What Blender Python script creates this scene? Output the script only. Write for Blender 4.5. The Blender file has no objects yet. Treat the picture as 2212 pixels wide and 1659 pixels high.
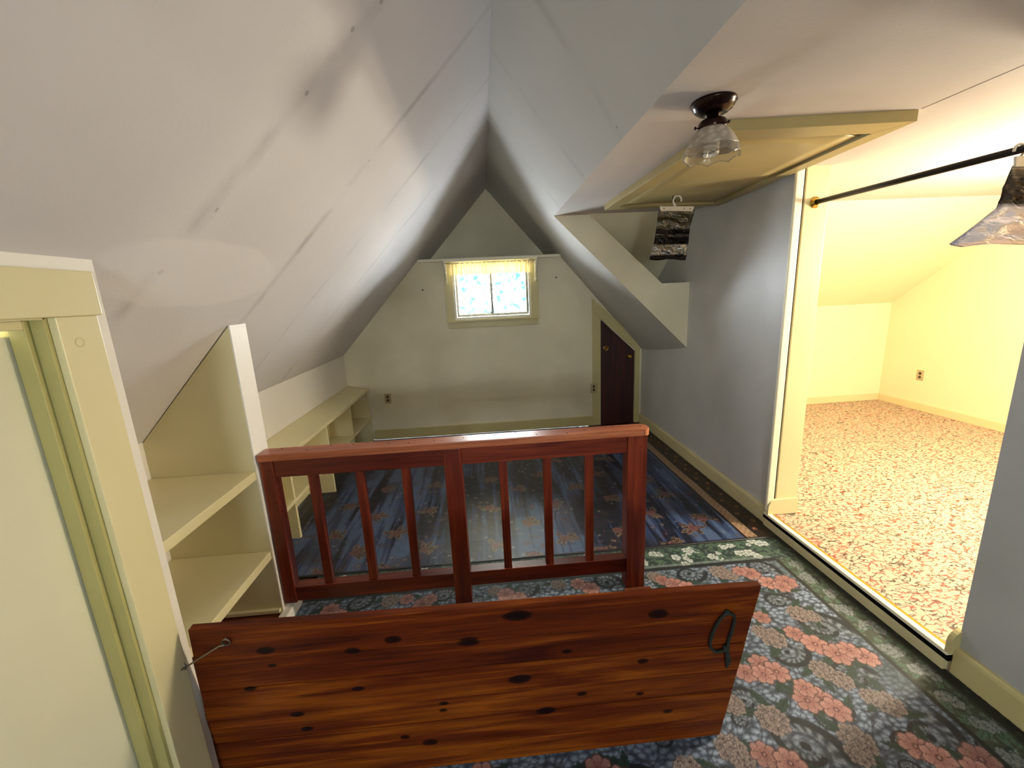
import bpy, bmesh, math, random
import numpy as np
from mathutils import Vector, Matrix

C = bpy.context.scene.collection
random.seed(4)
rng = np.random.default_rng(7)

# ------------------------------------------------------------------ camera
cam_d = bpy.data.cameras.new('camera')
cam = bpy.data.objects.new('camera', cam_d)
C.objects.link(cam)
cam_d.sensor_fit = 'HORIZONTAL'
cam_d.sensor_width = 36.0
cam_d.lens = 892.0 / 2212.0 * 36.0
cam_d.clip_start = 0.02
PITCH, YAW, ROLL = 0.21301799, -0.06074055, -0.04752844


def cam_axes():
    cx, sx = math.cos(PITCH), math.sin(PITCH)
    cy, sy = math.cos(YAW), math.sin(YAW)
    cz, sz = math.cos(ROLL), math.sin(ROLL)
    yaw = Matrix(((cy, -sy, 0), (sy, cy, 0), (0, 0, 1)))
    r, f, u = yaw @ Vector((1, 0, 0)), yaw @ Vector((0, cx, -sx)), yaw @ Vector((0, sx, cx))
    return cz * r + sz * u, -sz * r + cz * u, f


_r, _u, _f = cam_axes()
cam.matrix_world = Matrix(((_r.x, _u.x, -_f.x, 0.0), (_r.y, _u.y, -_f.y, 0.0), (_r.z, _u.z, -_f.z, 1.6), (0, 0, 0, 1)))
bpy.context.scene.camera = cam

# ------------------------------------------------------------------ light and exposure
vs = bpy.context.scene.view_settings
vs.view_transform = 'Standard'
vs.look = 'None'
vs.gamma = 1.0
vs.use_curve_mapping = False
vs.exposure = 0.75
SKY = 82.0
SIDE_LAMP = 168.0

world = bpy.data.worlds.new('world')
bpy.context.scene.world = world
world.use_nodes = True
nt = world.node_tree
nt.nodes.clear()
w_out = nt.nodes.new('ShaderNodeOutputWorld')
w_bg = nt.nodes.new('ShaderNodeBackground')
w_tc = nt.nodes.new('ShaderNodeTexCoord')
w_n = nt.nodes.new('ShaderNodeTexNoise')
w_n.inputs['Scale'].default_value = 62.0
w_n.inputs['Detail'].default_value = 6.0
w_n.inputs['Roughness'].default_value = 0.62
w_r = nt.nodes.new('ShaderNodeValToRGB')
w_r.color_ramp.elements[0].position = 0.38
w_r.color_ramp.elements[0].color = (0.0028, 0.0070, 0.0110, 1)
w_r.color_ramp.elements[1].position = 0.565
w_r.color_ramp.elements[1].color = (0.88, 0.96, 1.0, 1)
e = w_r.color_ramp.elements.new(0.475)
e.color = (0.0085, 0.0170, 0.0240, 1)
nt.links.new(w_tc.outputs['Generated'], w_n.inputs['Vector'])
nt.links.new(w_n.outputs['Fac'], w_r.inputs['Fac'])
nt.links.new(w_r.outputs['Color'], w_bg.inputs['Color'])
w_bg.inputs['Strength'].default_value = SKY
nt.links.new(w_bg.outputs['Background'], w_out.inputs['Surface'])


def area(name, loc, rot, sx, sy, energy=0.0, color=(1, 1, 1), portal=False):
    l = bpy.data.lights.new(name, 'AREA')
    l.shape = 'RECTANGLE'
    l.size, l.size_y, l.energy, l.color = sx, sy, energy, color
    if portal:
        l.cycles.is_portal = True
    o = bpy.data.objects.new(name, l)
    o.location, o.rotation_euler = loc, rot
    C.objects.link(o)
    return o


area('sky_portal', (0.115, 4.95, 1.65), (-math.pi / 2, 0, 0), 1.0, 0.72, portal=True)
area('sky_portal', (0.1, -2.42, 1.47), (math.pi / 2, 0, 0), 0.58, 0.52, portal=True)  # unseen rear opening, added for frontal fill daylight
# lamp of the side room, hanging from its ceiling out of the camera's view
l = bpy.data.lights.new('side_room_lamp', 'POINT')
l.energy, l.color, l.shadow_soft_size = SIDE_LAMP, (1.0, 0.89, 0.68), 0.16
lo = bpy.data.objects.new('side_room_lamp', l)
lo.location = (3.4, 1.72, 1.80)
C.objects.link(lo)


# ------------------------------------------------------------------ materials
def lin(c):
    c = np.asarray(c, float) / 255.0
    return np.where(c <= 0.04045, c / 12.92, ((c + 0.055) / 1.055) ** 2.4)


def col(r, g, b):
    v = lin((r, g, b))
    return (float(v[0]), float(v[1]), float(v[2]), 1.0)


class NT:
    def __init__(self, name):
        self.m = bpy.data.materials.new(name)
        self.m.use_nodes = True
        self.t = self.m.node_tree
        self.t.nodes.clear()
        self.out = self.t.nodes.new('ShaderNodeOutputMaterial')
        self.b = self.t.nodes.new('ShaderNodeBsdfPrincipled')
        self.t.links.new(self.b.outputs[0], self.out.inputs[0])

    def n(self, typ, **kw):
        nd = self.t.nodes.new(typ)
        for k, v in kw.items():
            if hasattr(nd, k):
                setattr(nd, k, v)
            else:
                nd.inputs[k].default_value = v
        return nd

    def l(self, a, b):
        self.t.links.new(a, b)

    def math(self, op, a, b=None, clamp=False):
        nd = self.t.nodes.new('ShaderNodeMath')
        nd.operation = op
        nd.use_clamp = clamp
        for i, v in enumerate((a, b)):
            if v is None:
                continue
            if isinstance(v, (int, float)):
                nd.inputs[i].default_value = v
            else:
                self.l(v, nd.inputs[i])
        return nd.outputs[0]

    def mix(self, fac, a, b, blend='MIX'):
        nd = self.t.nodes.new('ShaderNodeMix')
        nd.data_type = 'RGBA'
        nd.blend_type = blend
        for i, v in ((0, fac), (6, a), (7, b)):
            if isinstance(v, (int, float)):
                nd.inputs[i].default_value = v
            elif isinstance(v, tuple):
                nd.inputs[i].default_value = v
            else:
                self.l(v, nd.inputs[i])
        return nd.outputs[2]

    def ramp(self, fac, stops):
        nd = self.t.nodes.new('ShaderNodeValToRGB')
        els = nd.color_ramp.elements
        while len(els) > 1:
            els.remove(els[-1])
        els[0].position, els[0].color = stops[0]
        for p, c in stops[1:]:
            x = els.new(p)
            x.color = c
        self.l(fac, nd.inputs[0])
        return nd.outputs[0]

    def bump(self, h, strength, dist=0.01):
        nd = self.n('ShaderNodeBump')
        nd.inputs['Strength'].default_value = strength
        nd.inputs['Distance'].default_value = dist
        self.l(h, nd.inputs['Height'])
        self.l(nd.outputs[0], self.b.inputs['Normal'])

    def obj(self, ref=None):
        nd = self.n('ShaderNodeTexCoord')
        if ref:
            nd.object = ref
        return nd.outputs['Object']

    def base(self, v):
        if isinstance(v, tuple):
            self.b.inputs['Base Color'].default_value = v
        else:
            self.l(v, self.b.inputs['Base Color'])


def paint(name, c, rough=0.6, var=0.06, bump=0.12, scale=60.0, spec=0.35):
    t = NT(name)
    o = t.obj()
    n = t.n('ShaderNodeTexNoise', Scale=2.2, Detail=5.0)
    t.l(o, n.inputs['Vector'])
    dk = tuple(x * (1 - var * 2.2) for x in c[:3]) + (1,)
    t.base(t.ramp(n.outputs['Fac'], [(0.3, dk), (0.7, c)]))
    f = t.n('ShaderNodeTexNoise', Scale=scale, Detail=3.0)
    t.l(o, f.inputs['Vector'])
    t.bump(f.outputs['Fac'], bump, 0.004)
    t.b.inputs['Roughness'].default_value = rough
    t.b.inputs['Specular IOR Level'].default_value = spec
    return t.m


def flat(name, c, rough=0.5, metal=0.0, spec=0.5):
    t = NT(name)
    o = t.obj()
    n = t.n('ShaderNodeTexNoise', Scale=35.0, Detail=2.0)
    t.l(o, n.inputs['Vector'])
    t.base(t.ramp(n.outputs['Fac'], [(0.3, tuple(x * 0.86 for x in c[:3]) + (1,)), (0.7, c)]))
    t.b.inputs['Roughness'].default_value = rough
    t.b.inputs['Metallic'].default_value = metal
    t.b.inputs['Specular IOR Level'].default_value = spec
    return t.m


def ceiling_paint(name, c, seams, patch=None):
    """white ceiling paint with grey mildewed drywall joints at fixed y, dotted with nail heads"""
    t = NT(name)
    o = t.obj()
    sep = t.n('ShaderNodeSeparateXYZ')
    t.l(o, sep.inputs[0])
    big = t.n('ShaderNodeTexNoise', Scale=1.1, Detail=4.0)
    t.l(o, big.inputs['Vector'])
    wob = t.n('ShaderNodeTexNoise', Scale=1.6, Detail=2.0)
    t.l(o, wob.inputs['Vector'])
    brk = t.n('ShaderNodeTexNoise', Scale=4.0, Detail=4.0)
    t.l(o, brk.inputs['Vector'])
    base = t.ramp(big.outputs['Fac'], [(0.35, tuple(x * 0.93 for x in c[:3]) + (1,)), (0.65, c)])
    acc = None
    y = t.math('ADD', sep.outputs['Y'], t.math('MULTIPLY', t.math('SUBTRACT', wob.outputs['Fac'], 0.5), 0.10))
    for (y0, slope, w, amt) in seams:
        yc = t.math('ADD', y0, t.math('MULTIPLY', sep.outputs['X'], slope))
        d = t.math('ABSOLUTE', t.math('SUBTRACT', y, yc))
        band = t.math('MULTIPLY', t.math('SUBTRACT', 1.0, t.math('DIVIDE', d, w), True), amt)
        acc = band if acc is None else t.math('MAXIMUM', acc, band)
    msk = t.math('MULTIPLY', acc, t.ramp(brk.outputs['Fac'], [(0.38, (0, 0, 0, 1)), (0.68, (1, 1, 1, 1))]))
    vor = t.n('ShaderNodeTexVoronoi', Scale=9.0)
    t.l(o, vor.inputs['Vector'])
    dots = t.math('MULTIPLY', t.math('LESS_THAN', vor.outputs['Distance'], 0.09), t.math('GREATER_THAN', acc, 0.16))
    tot = t.math('ADD', t.math('MULTIPLY', msk, 0.42), t.math('MULTIPLY', dots, 0.35), True)
    t.base(t.mix(tot, base, col(92, 84, 84)))
    if patch:
        px, py, rx, ry = patch
        q = t.math('ADD', t.math('POWER', t.math('DIVIDE', t.math('SUBTRACT', sep.outputs['X'], px), rx), 2.0),
                   t.math('POWER', t.math('DIVIDE', t.math('SUBTRACT', sep.outputs['Y'], py), ry), 2.0))
        q = t.math('ADD', q, t.math('MULTIPLY', t.math('SUBTRACT', brk.outputs['Fac'], 0.5), 0.5))
        t.base(t.mix(t.ramp(q, [(0.80, (.55, .55, .55, 1)), (1.0, (0, 0, 0, 1))]), t.mix(tot, base, col(92, 84, 84)),
                     tuple(min(1.0, v * 1.10) for v in c[:3]) + (1,)))
    f = t.n('ShaderNodeTexNoise', Scale=90.0, Detail=3.0)
    t.l(o, f.inputs['Vector'])
    lump = t.n('ShaderNodeTexNoise', Scale=2.4, Detail=2.0)
    t.l(o, lump.inputs['Vector'])
    t.bump(t.math('ADD', t.math('MULTIPLY', f.outputs['Fac'], 0.12), t.math('MULTIPLY', lump.outputs['Fac'], 2.2)), 0.35, 0.01)
    t.b.inputs['Roughness'].default_value = 0.85
    t.b.inputs['Specular IOR Level'].default_value = 0.15
    return t.m


def wood(name, light, mid, dark, axis='X', rough=0.32, knots=(), ref=None, spec=0.5, grain=1.0):
    t = NT(name)
    o = t.obj(ref)
    info = t.n('ShaderNodeObjectInfo')
    off = t.n('ShaderNodeVectorMath', operation='SCALE')
    t.l(info.outputs['Random'], off.inputs['Scale'])
    off.inputs[0].default_value = (7.3, 3.1, 5.7)
    add = t.n('ShaderNodeVectorMath', operation='ADD')
    t.l(o, add.inputs[0])
    t.l(off.outputs[0], add.inputs[1])
    mp = t.n('ShaderNodeMapping')
    s = {'X': (1.3, 16, 16), 'Y': (16, 1.3, 16), 'Z': (16, 16, 1.3)}[axis]
    mp.inputs['Scale'].default_value = s
    t.l(add.outputs[0], mp.inputs['Vector'])
    n1 = t.n('ShaderNodeTexNoise', Scale=1.4 * grain, Detail=6.0, Roughness=0.62, Distortion=0.6)
    t.l(mp.outputs[0], n1.inputs['Vector'])
    mp2 = t.n('ShaderNodeMapping')
    mp2.inputs['Scale'].default_value = tuple(v * (1.0 if v < 2 else 6.0) for v in s)
    t.l(add.outputs[0], mp2.inputs['Vector'])
    n2 = t.n('ShaderNodeTexNoise', Scale=2.0, Detail=3.0)
    t.l(mp2.outputs[0], n2.inputs['Vector'])
    f = t.math('ADD', t.math('MULTIPLY', n1.outputs['Fac'], 0.72), t.math('MULTIPLY', n2.outputs['Fac'], 0.28))
    tone = t.math('ADD', f, t.math('MULTIPLY', t.math('SUBTRACT', info.outputs['Random'], 0.5), 0.09))
    c = t.ramp(tone, [(0.34, dark), (0.50, mid), (0.64, light)])
    for (kx, kz, r) in knots:
        sub = t.n('ShaderNodeVectorMath', operation='SUBTRACT')
        t.l(o, sub.inputs[0])
        sub.inputs[1].default_value = (kx, 0, kz)
        mul = t.n('ShaderNodeVectorMath', operation='MULTIPLY')
        t.l(sub.outputs[0], mul.inputs[0])
        mul.inputs[1].default_value = (0.55 / r, 0.0, 1.0 / r)
        ln = t.n('ShaderNodeVectorMath', operation='LENGTH')
        t.l(mul.outputs[0], ln.inputs[0])
        dd = t.math('ADD', ln.outputs['Value'], t.math('MULTIPLY', t.math('SUBTRACT', n1.outputs['Fac'], 0.5), 1.6))
        k = t.ramp(dd, [(0.0, (1, 1, 1, 1)), (0.75, (0.9, 0.9, 0.9, 1)), (1.0, (0.4, 0.4, 0.4, 1)), (1.9, (0, 0, 0, 1))])
        c = t.mix(k, c, tuple(x * 0.16 for x in dark[:3]) + (1,))
    t.base(c)
    t.bump(f, 0.12, 0.003)
    t.b.inputs['Roughness'].default_value = rough
    t.b.inputs['Specular IOR Level'].default_value = spec
    return t.m


M = {}
M['ceil_left'] = ceiling_paint('white_ceiling_paint_left', col(212, 207, 206),
                               [(1.50, 0.18, 0.05, 0.85), (2.16, 0.13, 0.035, 1.0), (2.82, 0.16, 0.03, 0.6), (3.4, 0.1, 0.03, 0.5), (4.0, 0.1, 0.03, 0.3)], (-0.955, 1.57, 0.10, 0.47))
M['ceil_right'] = ceiling_paint('white_ceiling_paint_right', col(200, 197, 192),
                                [(1.75, 0.25, 0.05, 0.5), (2.5, 0.1, 0.04, 0.4), (3.3, 0.1, 0.04, 0.35)])
M['ceil_flat'] = ceiling_paint('white_ceiling_paint_flat', col(206, 198, 192), [(1.39, 0.0, 0.012, 0.0)])
M['cream'] = paint('cream_wall_paint', col(240, 232, 202), 0.55)
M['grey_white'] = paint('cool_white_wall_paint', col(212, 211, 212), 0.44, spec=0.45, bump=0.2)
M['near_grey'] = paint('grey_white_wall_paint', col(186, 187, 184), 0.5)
M['trim'] = paint('cream_trim_gloss', col(222, 211, 164), 0.34, var=0.03, bump=0.03, spec=0.5)
M['trim_olive'] = paint('olive_cream_trim', col(206, 194, 138), 0.36, var=0.04, bump=0.03, spec=0.5)
M['jamb'] = paint('jamb_olive_with_shade', col(176, 168, 108), 0.4, var=0.03, bump=0.03)  # darker copy of the trim olive, with the jamb's shade in the colour
M['door'] = paint('pale_green_cream_door', col(220, 217, 190), 0.5, var=0.02, bump=0.1)
M['shelf'] = paint('cream_shelf_paint', col(226, 216, 172), 0.4, var=0.03, bump=0.04)
M['white'] = paint('white_wall_edge_paint', col(236, 231, 222), 0.5, var=0.02)
M['side'] = paint('yellow_side_room_paint', col(238, 226, 188), 0.6, var=0.02)
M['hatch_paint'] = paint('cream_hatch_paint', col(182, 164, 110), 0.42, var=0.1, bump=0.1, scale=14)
M['ledge'] = paint('cream_ledge_paint', col(246, 240, 214), 0.45, var=0.02)  # near-white puts the glow round the window into the colour
M['black'] = flat('black_metal', col(22, 18, 18), 0.42, 0.3)
M['bronze'] = flat('dark_bronze', col(42, 22, 16), 0.22, 0.75)
M['brass'] = flat('brass', col(214, 176, 84), 0.22, 1.0)
M['steel'] = flat('dull_steel', col(150, 146, 136), 0.3, 1.0)
M['dark_gap'] = flat('dark_gap', col(7, 5, 5), 0.9, spec=0.1)
M['outlet'] = flat('tan_plastic', col(186, 172, 132), 0.35)
M['outlet_dark'] = flat('brown_plastic', col(70, 52, 34), 0.4)
M['hanger'] = flat('white_plastic', col(226, 216, 196), 0.4)
M['cord'] = flat('dark_green_cord', col(26, 34, 24), 0.8)
M['vinyl'] = flat('white_window_frame', col(240, 234, 214), 0.35)
M['mull'] = flat('grey_window_frame', col(170, 170, 150), 0.4)
M['railing'] = wood('red_brown_pine', col(134, 56, 28), col(102, 34, 17), col(70, 18, 9), 'X', 0.36, spec=0.45)
M['railing_v'] = wood('red_brown_pine_upright', col(134, 56, 28), col(102, 34, 17), col(70, 18, 9), 'Z', 0.36, spec=0.45)
M['cap'] = wood('pine_cap_with_glare', col(198, 126, 88), col(168, 96, 62), col(132, 66, 40), 'X', 0.34, spec=0.5)  # paler than the rails: glare on the cap is in the colour
M['tread'] = wood('brown_stair_wood', col(120, 68, 36), col(96, 48, 26), col(70, 32, 16), 'X', 0.4)
M['door_wood'] = wood('dark_red_door_wood', col(74, 30, 22), col(56, 20, 15), col(38, 13, 10), 'Z', 0.45, spec=0.4)

# glass: a thin pane that lets light straight through with a fresnel glint
t = NT('window_glass')
tr = t.n('ShaderNodeBsdfTransparent')
gl = t.n('ShaderNodeBsdfGlossy')
gl.inputs['Roughness'].default_value = 0.03
fr = t.n('ShaderNodeFresnel')
mx = t.n('ShaderNodeMixShader')
t.l(fr.outputs[0], mx.inputs[0])
t.l(tr.outputs[0], mx.inputs[1])
t.l(gl.outputs[0], mx.inputs[2])
t.l(mx.outputs[0], t.out.inputs[0])
M['glass'] = t.m

# sheer curtain cloth
t = NT('sheer_cream_cloth')
df = t.n('ShaderNodeBsdfDiffuse')
df.inputs['Color'].default_value = col(236, 220, 172)
tl = t.n('ShaderNodeBsdfTranslucent')
tl.inputs['Color'].default_value = col(250, 228, 160)
mx = t.n('ShaderNodeMixShader')
mx.inputs[0].default_value = 0.22
t.l(df.outputs[0], mx.inputs[1])
t.l(tl.outputs[0], mx.inputs[2])
t.l(mx.outputs[0], t.out.inputs[0])
M['sheer'] = t.m

# lamp shade glass
t = NT('etched_frosted_glass')
o = t.obj()
wv = t.n('ShaderNodeTexVoronoi', Scale=46.0)
t.l(o, wv.inputs['Vector'])
t.base(t.ramp(wv.outputs['Distance'], [(0.1, col(232, 222, 206)), (0.6, col(190, 178, 160))]))
t.b.inputs['Roughness'].default_value = 0.42
t.b.inputs['Transmission Weight'].default_value = 0.34
t.b.inputs['IOR'].default_value = 1.25
t.bump(wv.outputs['Distance'], 0.6, 0.003)
M['frost'] = t.m
t = NT('clear_shade_glass')
t.base(col(236, 232, 222))
t.b.inputs['Roughness'].default_value = 0.12
t.b.inputs['Transmission Weight'].default_value = 0.9
t.b.inputs['IOR'].default_value = 1.2
M['clear'] = t.m
M['bulb'] = flat('white_bulb_glass', col(238, 236, 228), 0.15)

# crinkled bag films
def film(name, stops, rough, trans, ztop, zbot, metal=0.75):
    t = NT(name)
    o = t.obj()
    sep = t.n('ShaderNodeSeparateXYZ')
    t.l(o, sep.inputs[0])
    n = t.n('ShaderNodeTexNoise', Scale=9.0, Detail=4.0)
    t.l(o, n.inputs['Vector'])
    z = t.math('DIVIDE', t.math('SUBTRACT', sep.outputs['Z'], zbot), ztop - zbot)
    z = t.math('ADD', z, t.math('MULTIPLY', t.math('SUBTRACT', n.outputs['Fac'], 0.5), 0.12))
    t.base(t.ramp(z, stops))
    mp = t.n('ShaderNodeMapping')
    mp.inputs['Scale'].default_value = (9, 9, 26)
    t.l(o, mp.inputs['Vector'])
    w = t.n('ShaderNodeTexNoise', Scale=1.0, Detail=3.0, Distortion=1.2)
    t.l(mp.outputs[0], w.inputs['Vector'])
    t.bump(w.outputs['Fac'], 0.9, 0.02)
    t.b.inputs['Roughness'].default_value = rough
    t.b.inputs['Metallic'].default_value = metal
    t.b.inputs['Alpha'].default_value = trans
    return t.m


M['bag'] = film('smoky_bag_film', [(0.0, col(20, 16, 14)), (0.07, col(24, 20, 18)), (0.1, col(150, 150, 146)), (0.25, col(160, 160, 154)), (0.28, col(22, 14, 18)),
                                   (0.40, col(18, 12, 14)), (0.46, col(90, 88, 84)), (0.49, col(26, 20, 20)), (0.56, col(30, 26, 26)), (0.60, col(130, 128, 122)), (0.78, col(74, 70, 56)), (0.95, col(126, 124, 114))], 0.14, 0.95, 0.0, -0.34)
M['foil'] = film('silver_bag_film', [(0.0, col(190, 190, 206)), (0.42, col(212, 212, 228)), (0.5, col(38, 30, 26)), (0.85, col(58, 54, 48)), (0.92, col(180, 174, 160))], 0.16, 0.98, 0.0, -0.31, 0.5)

# side room vinyl floor: pale with crackled pink-brown speckle lines
t = NT('speckled_vinyl')
o = t.obj()
mp = t.n('ShaderNodeMapping')
mp.inputs['Scale'].default_value = (27, 46, 1)
t.l(o, mp.inputs['Vector'])
ds = t.n('ShaderNodeTexNoise', Scale=0.5, Detail=3.0)
t.l(mp.outputs[0], ds.inputs['Vector'])
av = t.n('ShaderNodeVectorMath', operation='MULTIPLY_ADD')
t.l(ds.outputs['Color'], av.inputs[0])
av.inputs[1].default_value = (2.2, 2.2, 0)
t.l(mp.outputs[0], av.inputs[2])
vo = t.n('ShaderNodeTexVoronoi', feature='DISTANCE_TO_EDGE', Scale=1.0)
t.l(av.outputs[0], vo.inputs['Vector'])
brk = t.n('ShaderNodeTexNoise', Scale=1.1, Detail=2.0)
t.l(mp.outputs[0], brk.inputs['Vector'])
edge = t.math('MULTIPLY', t.ramp(vo.outputs['Distance'], [(0.03, (1, 1, 1, 1)), (0.15, (0, 0, 0, 1))]),
              t.ramp(brk.outputs['Fac'], [(0.38, (0, 0, 0, 1)), (0.50, (1, 1, 1, 1))]))
hue = t.n('ShaderNodeTexNoise', Scale=0.35, Detail=2.0)
t.l(mp.outputs[0], hue.inputs['Vector'])
lc = t.ramp(hue.outputs['Fac'], [(0.42, col(50, 40, 26)), (0.58, col(150, 66, 42))])
t.base(t.mix(edge, col(194, 175, 150), lc))
t.b.inputs['Roughness'].default_value = 0.6
M['vinyl_floor'] = t.m


def rug_mat(name, rough, spec):
    t = NT(name)
    at = t.n('ShaderNodeAttribute', attribute_name='pile_colour')
    o = t.obj()
    n = t.n('ShaderNodeTexNoise', Scale=260.0, Detail=2.0)
    t.l(o, n.inputs['Vector'])
    c = t.mix(1.0, at.outputs['Color'], t.ramp(n.outputs['Fac'], [(0.3, (0.6, 0.6, 0.6, 1)), (0.7, (1.3, 1.3, 1.3, 1))]), 'MULTIPLY')
    t.base(c)
    n2 = t.n('ShaderNodeTexNoise', Scale=24.0, Detail=3.0)
    t.l(o, n2.inputs['Vector'])
    t.bump(t.math('ADD', n.outputs['Fac'], n2.outputs['Fac']), 0.25, 0.004)
    t.b.inputs['Roughness'].default_value = rough
    t.b.inputs['Specular IOR Level'].default_value = spec
    return t.m


M['rug_far'] = rug_mat('dark_blue_rug_pile', 0.40, 0.55)
M['rug_near'] = rug_mat('blue_grey_floral_rug_pile', 0.6, 0.4)


# ------------------------------------------------------------------ mesh helpers
def link(name, bm, mat, parent=None, smooth=False, kind=None):
    me = bpy.data.meshes.new(name)
    bmesh.ops.recalc_face_normals(bm, faces=bm.faces)
    bm.to_mesh(me)
    bm.free()
    if smooth:
        for p in me.polygons:
            p.use_smooth = True
    o = bpy.data.objects.new(name, me)
    C.objects.link(o)
    for m in (mat if isinstance(mat, (list, tuple)) else [mat]):
        me.materials.append(m)
    if parent:
        o.parent = parent
    if kind:
        o['kind'] = kind
    return o


def tag(o, label, cat, group=None, kind=None):
    o['label'] = label
    o['category'] = cat
    if group:
        o['group'] = group
    if kind:
        o['kind'] = kind
    return o


def thing(name, label, cat, loc=(0, 0, 0), rot=(0, 0, 0), group=None, kind=None):
    o = bpy.data.objects.new(name, None)
    o.empty_display_size = 0.1
    C.objects.link(o)
    o.location, o.rotation_euler = loc, rot
    return tag(o, label, cat, group, kind)


def add_box(bm, lo, hi, bev=0.0):
    g = bmesh.ops.create_cube(bm, size=1.0)
    lo, hi = Vector(lo), Vector(hi)
    for v in g['verts']:
        v.co = Vector(((lo[i] + hi[i]) / 2 + v.co[i] * (hi[i] - lo[i]) for i in range(3)))
    if bev:
        es = list({e for v in g['verts'] for e in v.link_edges})
        bmesh.ops.bevel(bm, geom=es, offset=bev, segments=2, affect='EDGES', profile=0.6)


def box(lo, hi, bev=0.0):
    bm = bmesh.new()
    add_box(bm, lo, hi, bev)
    return bm


def add_prism(bm, pts, ext):
    ext = Vector(ext)
    a = [bm.verts.new(Vector(p)) for p in pts]
    b = [bm.verts.new(Vector(p) + ext) for p in pts]
    bm.faces.new(a)
    bm.faces.new(b[::-1])
    n = len(pts)
    for i in range(n):
        bm.faces.new((a[i], a[(i + 1) % n], b[(i + 1) % n], b[i]))


def prism(pts, ext, bev=0.0):
    bm = bmesh.new()
    add_prism(bm, pts, ext)
    if bev:
        bmesh.ops.recalc_face_normals(bm, faces=bm.faces)
        bmesh.ops.bevel(bm, geom=list(bm.edges), offset=bev, segments=2, affect='EDGES', profile=0.6)
    return bm


def add_lathe(bm, prof, c=(0, 0, 0), seg=32, fn=None):
    rings = []
    for (r, z) in prof:
        ring = []
        for k in range(seg):
            a = 2 * math.pi * k / seg
            rr, zz = (r, z) if fn is None else fn(r, z, a)
            ring.append(bm.verts.new((c[0] + rr * math.cos(a), c[1] + rr * math.sin(a), c[2] + zz)))
        rings.append(ring)
    for i in range(len(rings) - 1):
        for k in range(seg):
            bm.faces.new((rings[i][k], rings[i][(k + 1) % seg], rings[i + 1][(k + 1) % seg], rings[i + 1][k]))
    return rings


def add_tube(bm, pts, r, seg=8, closed=False):
    pts = [Vector(p) for p in pts]
    n = len(pts)
    rings = []
    prev = None
    for i, p in enumerate(pts):
        if closed:
            d = (pts[(i + 1) % n] - pts[i - 1]).normalized()
        else:
            d = (pts[min(i + 1, n - 1)] - pts[max(i - 1, 0)]).normalized()
        if prev is None:
            up = Vector((0, 0, 1)) if abs(d.z) < 0.9 else Vector((1, 0, 0))
            a = d.cross(up).normalized()
        else:
            a = (prev - d * prev.dot(d)).normalized()
        prev = a
        b = d.cross(a)
        rr = r[i] if isinstance(r, (list, tuple)) else r
        rings.append([bm.verts.new(p + a * math.cos(2 * math.pi * k / seg) * rr + b * math.sin(2 * math.pi * k / seg) * rr) for k in range(seg)])
    for i in range(n if closed else n - 1):
        A, B = rings[i], rings[(i + 1) % n]
        for k in range(seg):
            bm.faces.new((A[k], A[(k + 1) % seg], B[(k + 1) % seg], B[k]))
    if not closed:
        bm.faces.new(rings[0][::-1])
        bm.faces.new(rings[-1])


def struct(name, bm, mat, label, cat, parent=None):
    o = link(name, bm, mat, parent)
    tag(o, label, cat, None, 'structure')
    return o


# ------------------------------------------------------------------ the room shell
YG, YB, YR = 4.75, 5.45, -2.2        # far half wall, back of the niche above it, rear wall
RX, RZ = 0.12, 2.88                  # ridge
FX, ZC = 0.64, 2.23                  # fold line between right slope and flat ceiling
KX = 1.845                           # right knee wall plane
LX = -1.6                            # left knee wall plane
ZS = 0.085                           # side room floor


def lz(x):                           # left slope height
    return RZ - 1.085 * (RX - x)


# floor with the stair opening
WX0, WX1, WY0, WY1 = -1.08, 0.80, 1.24, 1.875
bm = bmesh.new()
for lo, hi in (((LX - .1, YR - .1, -.2), (1.83, WY0, -.014)), ((LX - .1, WY1, -.2), (1.83, YB, -.014)),
               ((LX - .1, WY0, -.2), (WX0, WY1, -.014)), ((WX1, WY0, -.2), (1.83, WY1, -.014))):
    add_box(bm, lo, hi)
struct('floor', bm, M['tread'], 'brown wooden attic floor under the rugs around the stair opening', 'floor')
struct('floor', box((1.83, YR - .1, -.2), (5.05, 4.9, ZS)), M['vinyl_floor'], 'raised pale speckled vinyl floor of the bright side room', 'floor')

# left slope
bm = prism([(RX, YR - .1, RZ), (LX - .1, YR - .1, lz(LX - .1)), (LX - .1, YB + .1, lz(LX - .1)), (RX, YB + .1, RZ)], (-0.05, 0, 0.06))
struct('ceiling', bm, M['ceil_left'], 'large sloping white ceiling on the left with grey stained joints', 'ceiling')

# right slope: long upper strip, then the full slope beyond the dormer, slightly twisted
bm = bmesh.new()
add_prism(bm, [(RX, YR - .1, RZ), (FX, YR - .1, ZC), (FX, 3.66, ZC), (RX, 3.66, RZ)], (0.05, 0, 0.06))


def gz(x):
    return RZ - 1.15 * (x - RX)


rows = []
N = 10
front = [(RX + (FX - RX) * i / 4, RZ + (ZC - RZ) * i / 4) for i in range(5)] + [(FX + (KX - FX) * i / N, ZC + (1.05 - ZC) * i / N) for i in range(1, N + 1)]
for j in range(7):
    s = j / 6
    y = 3.66 + (YG - 3.66) * s
    # the plaster bows a little inwards between its two ends
    rows.append([bm.verts.new((x, y, z * (1 - s) + gz(x) * s - 0.012 * math.sin(math.pi * s) * min(1, max(0, (x - RX) * 2)))) for (x, z) in front])
rows.append([bm.verts.new((x, YB + .1, gz(x))) for (x, z) in front])
for j in range(7):
    for i in range(len(front) - 1):
        bm.faces.new((rows[j][i], rows[j][i + 1], rows[j + 1][i + 1], rows[j + 1][i]))
struct('ceiling', bm, M['ceil_right'], 'sloping white ceiling on the right running down to the low grey wall', 'ceiling')

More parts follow.
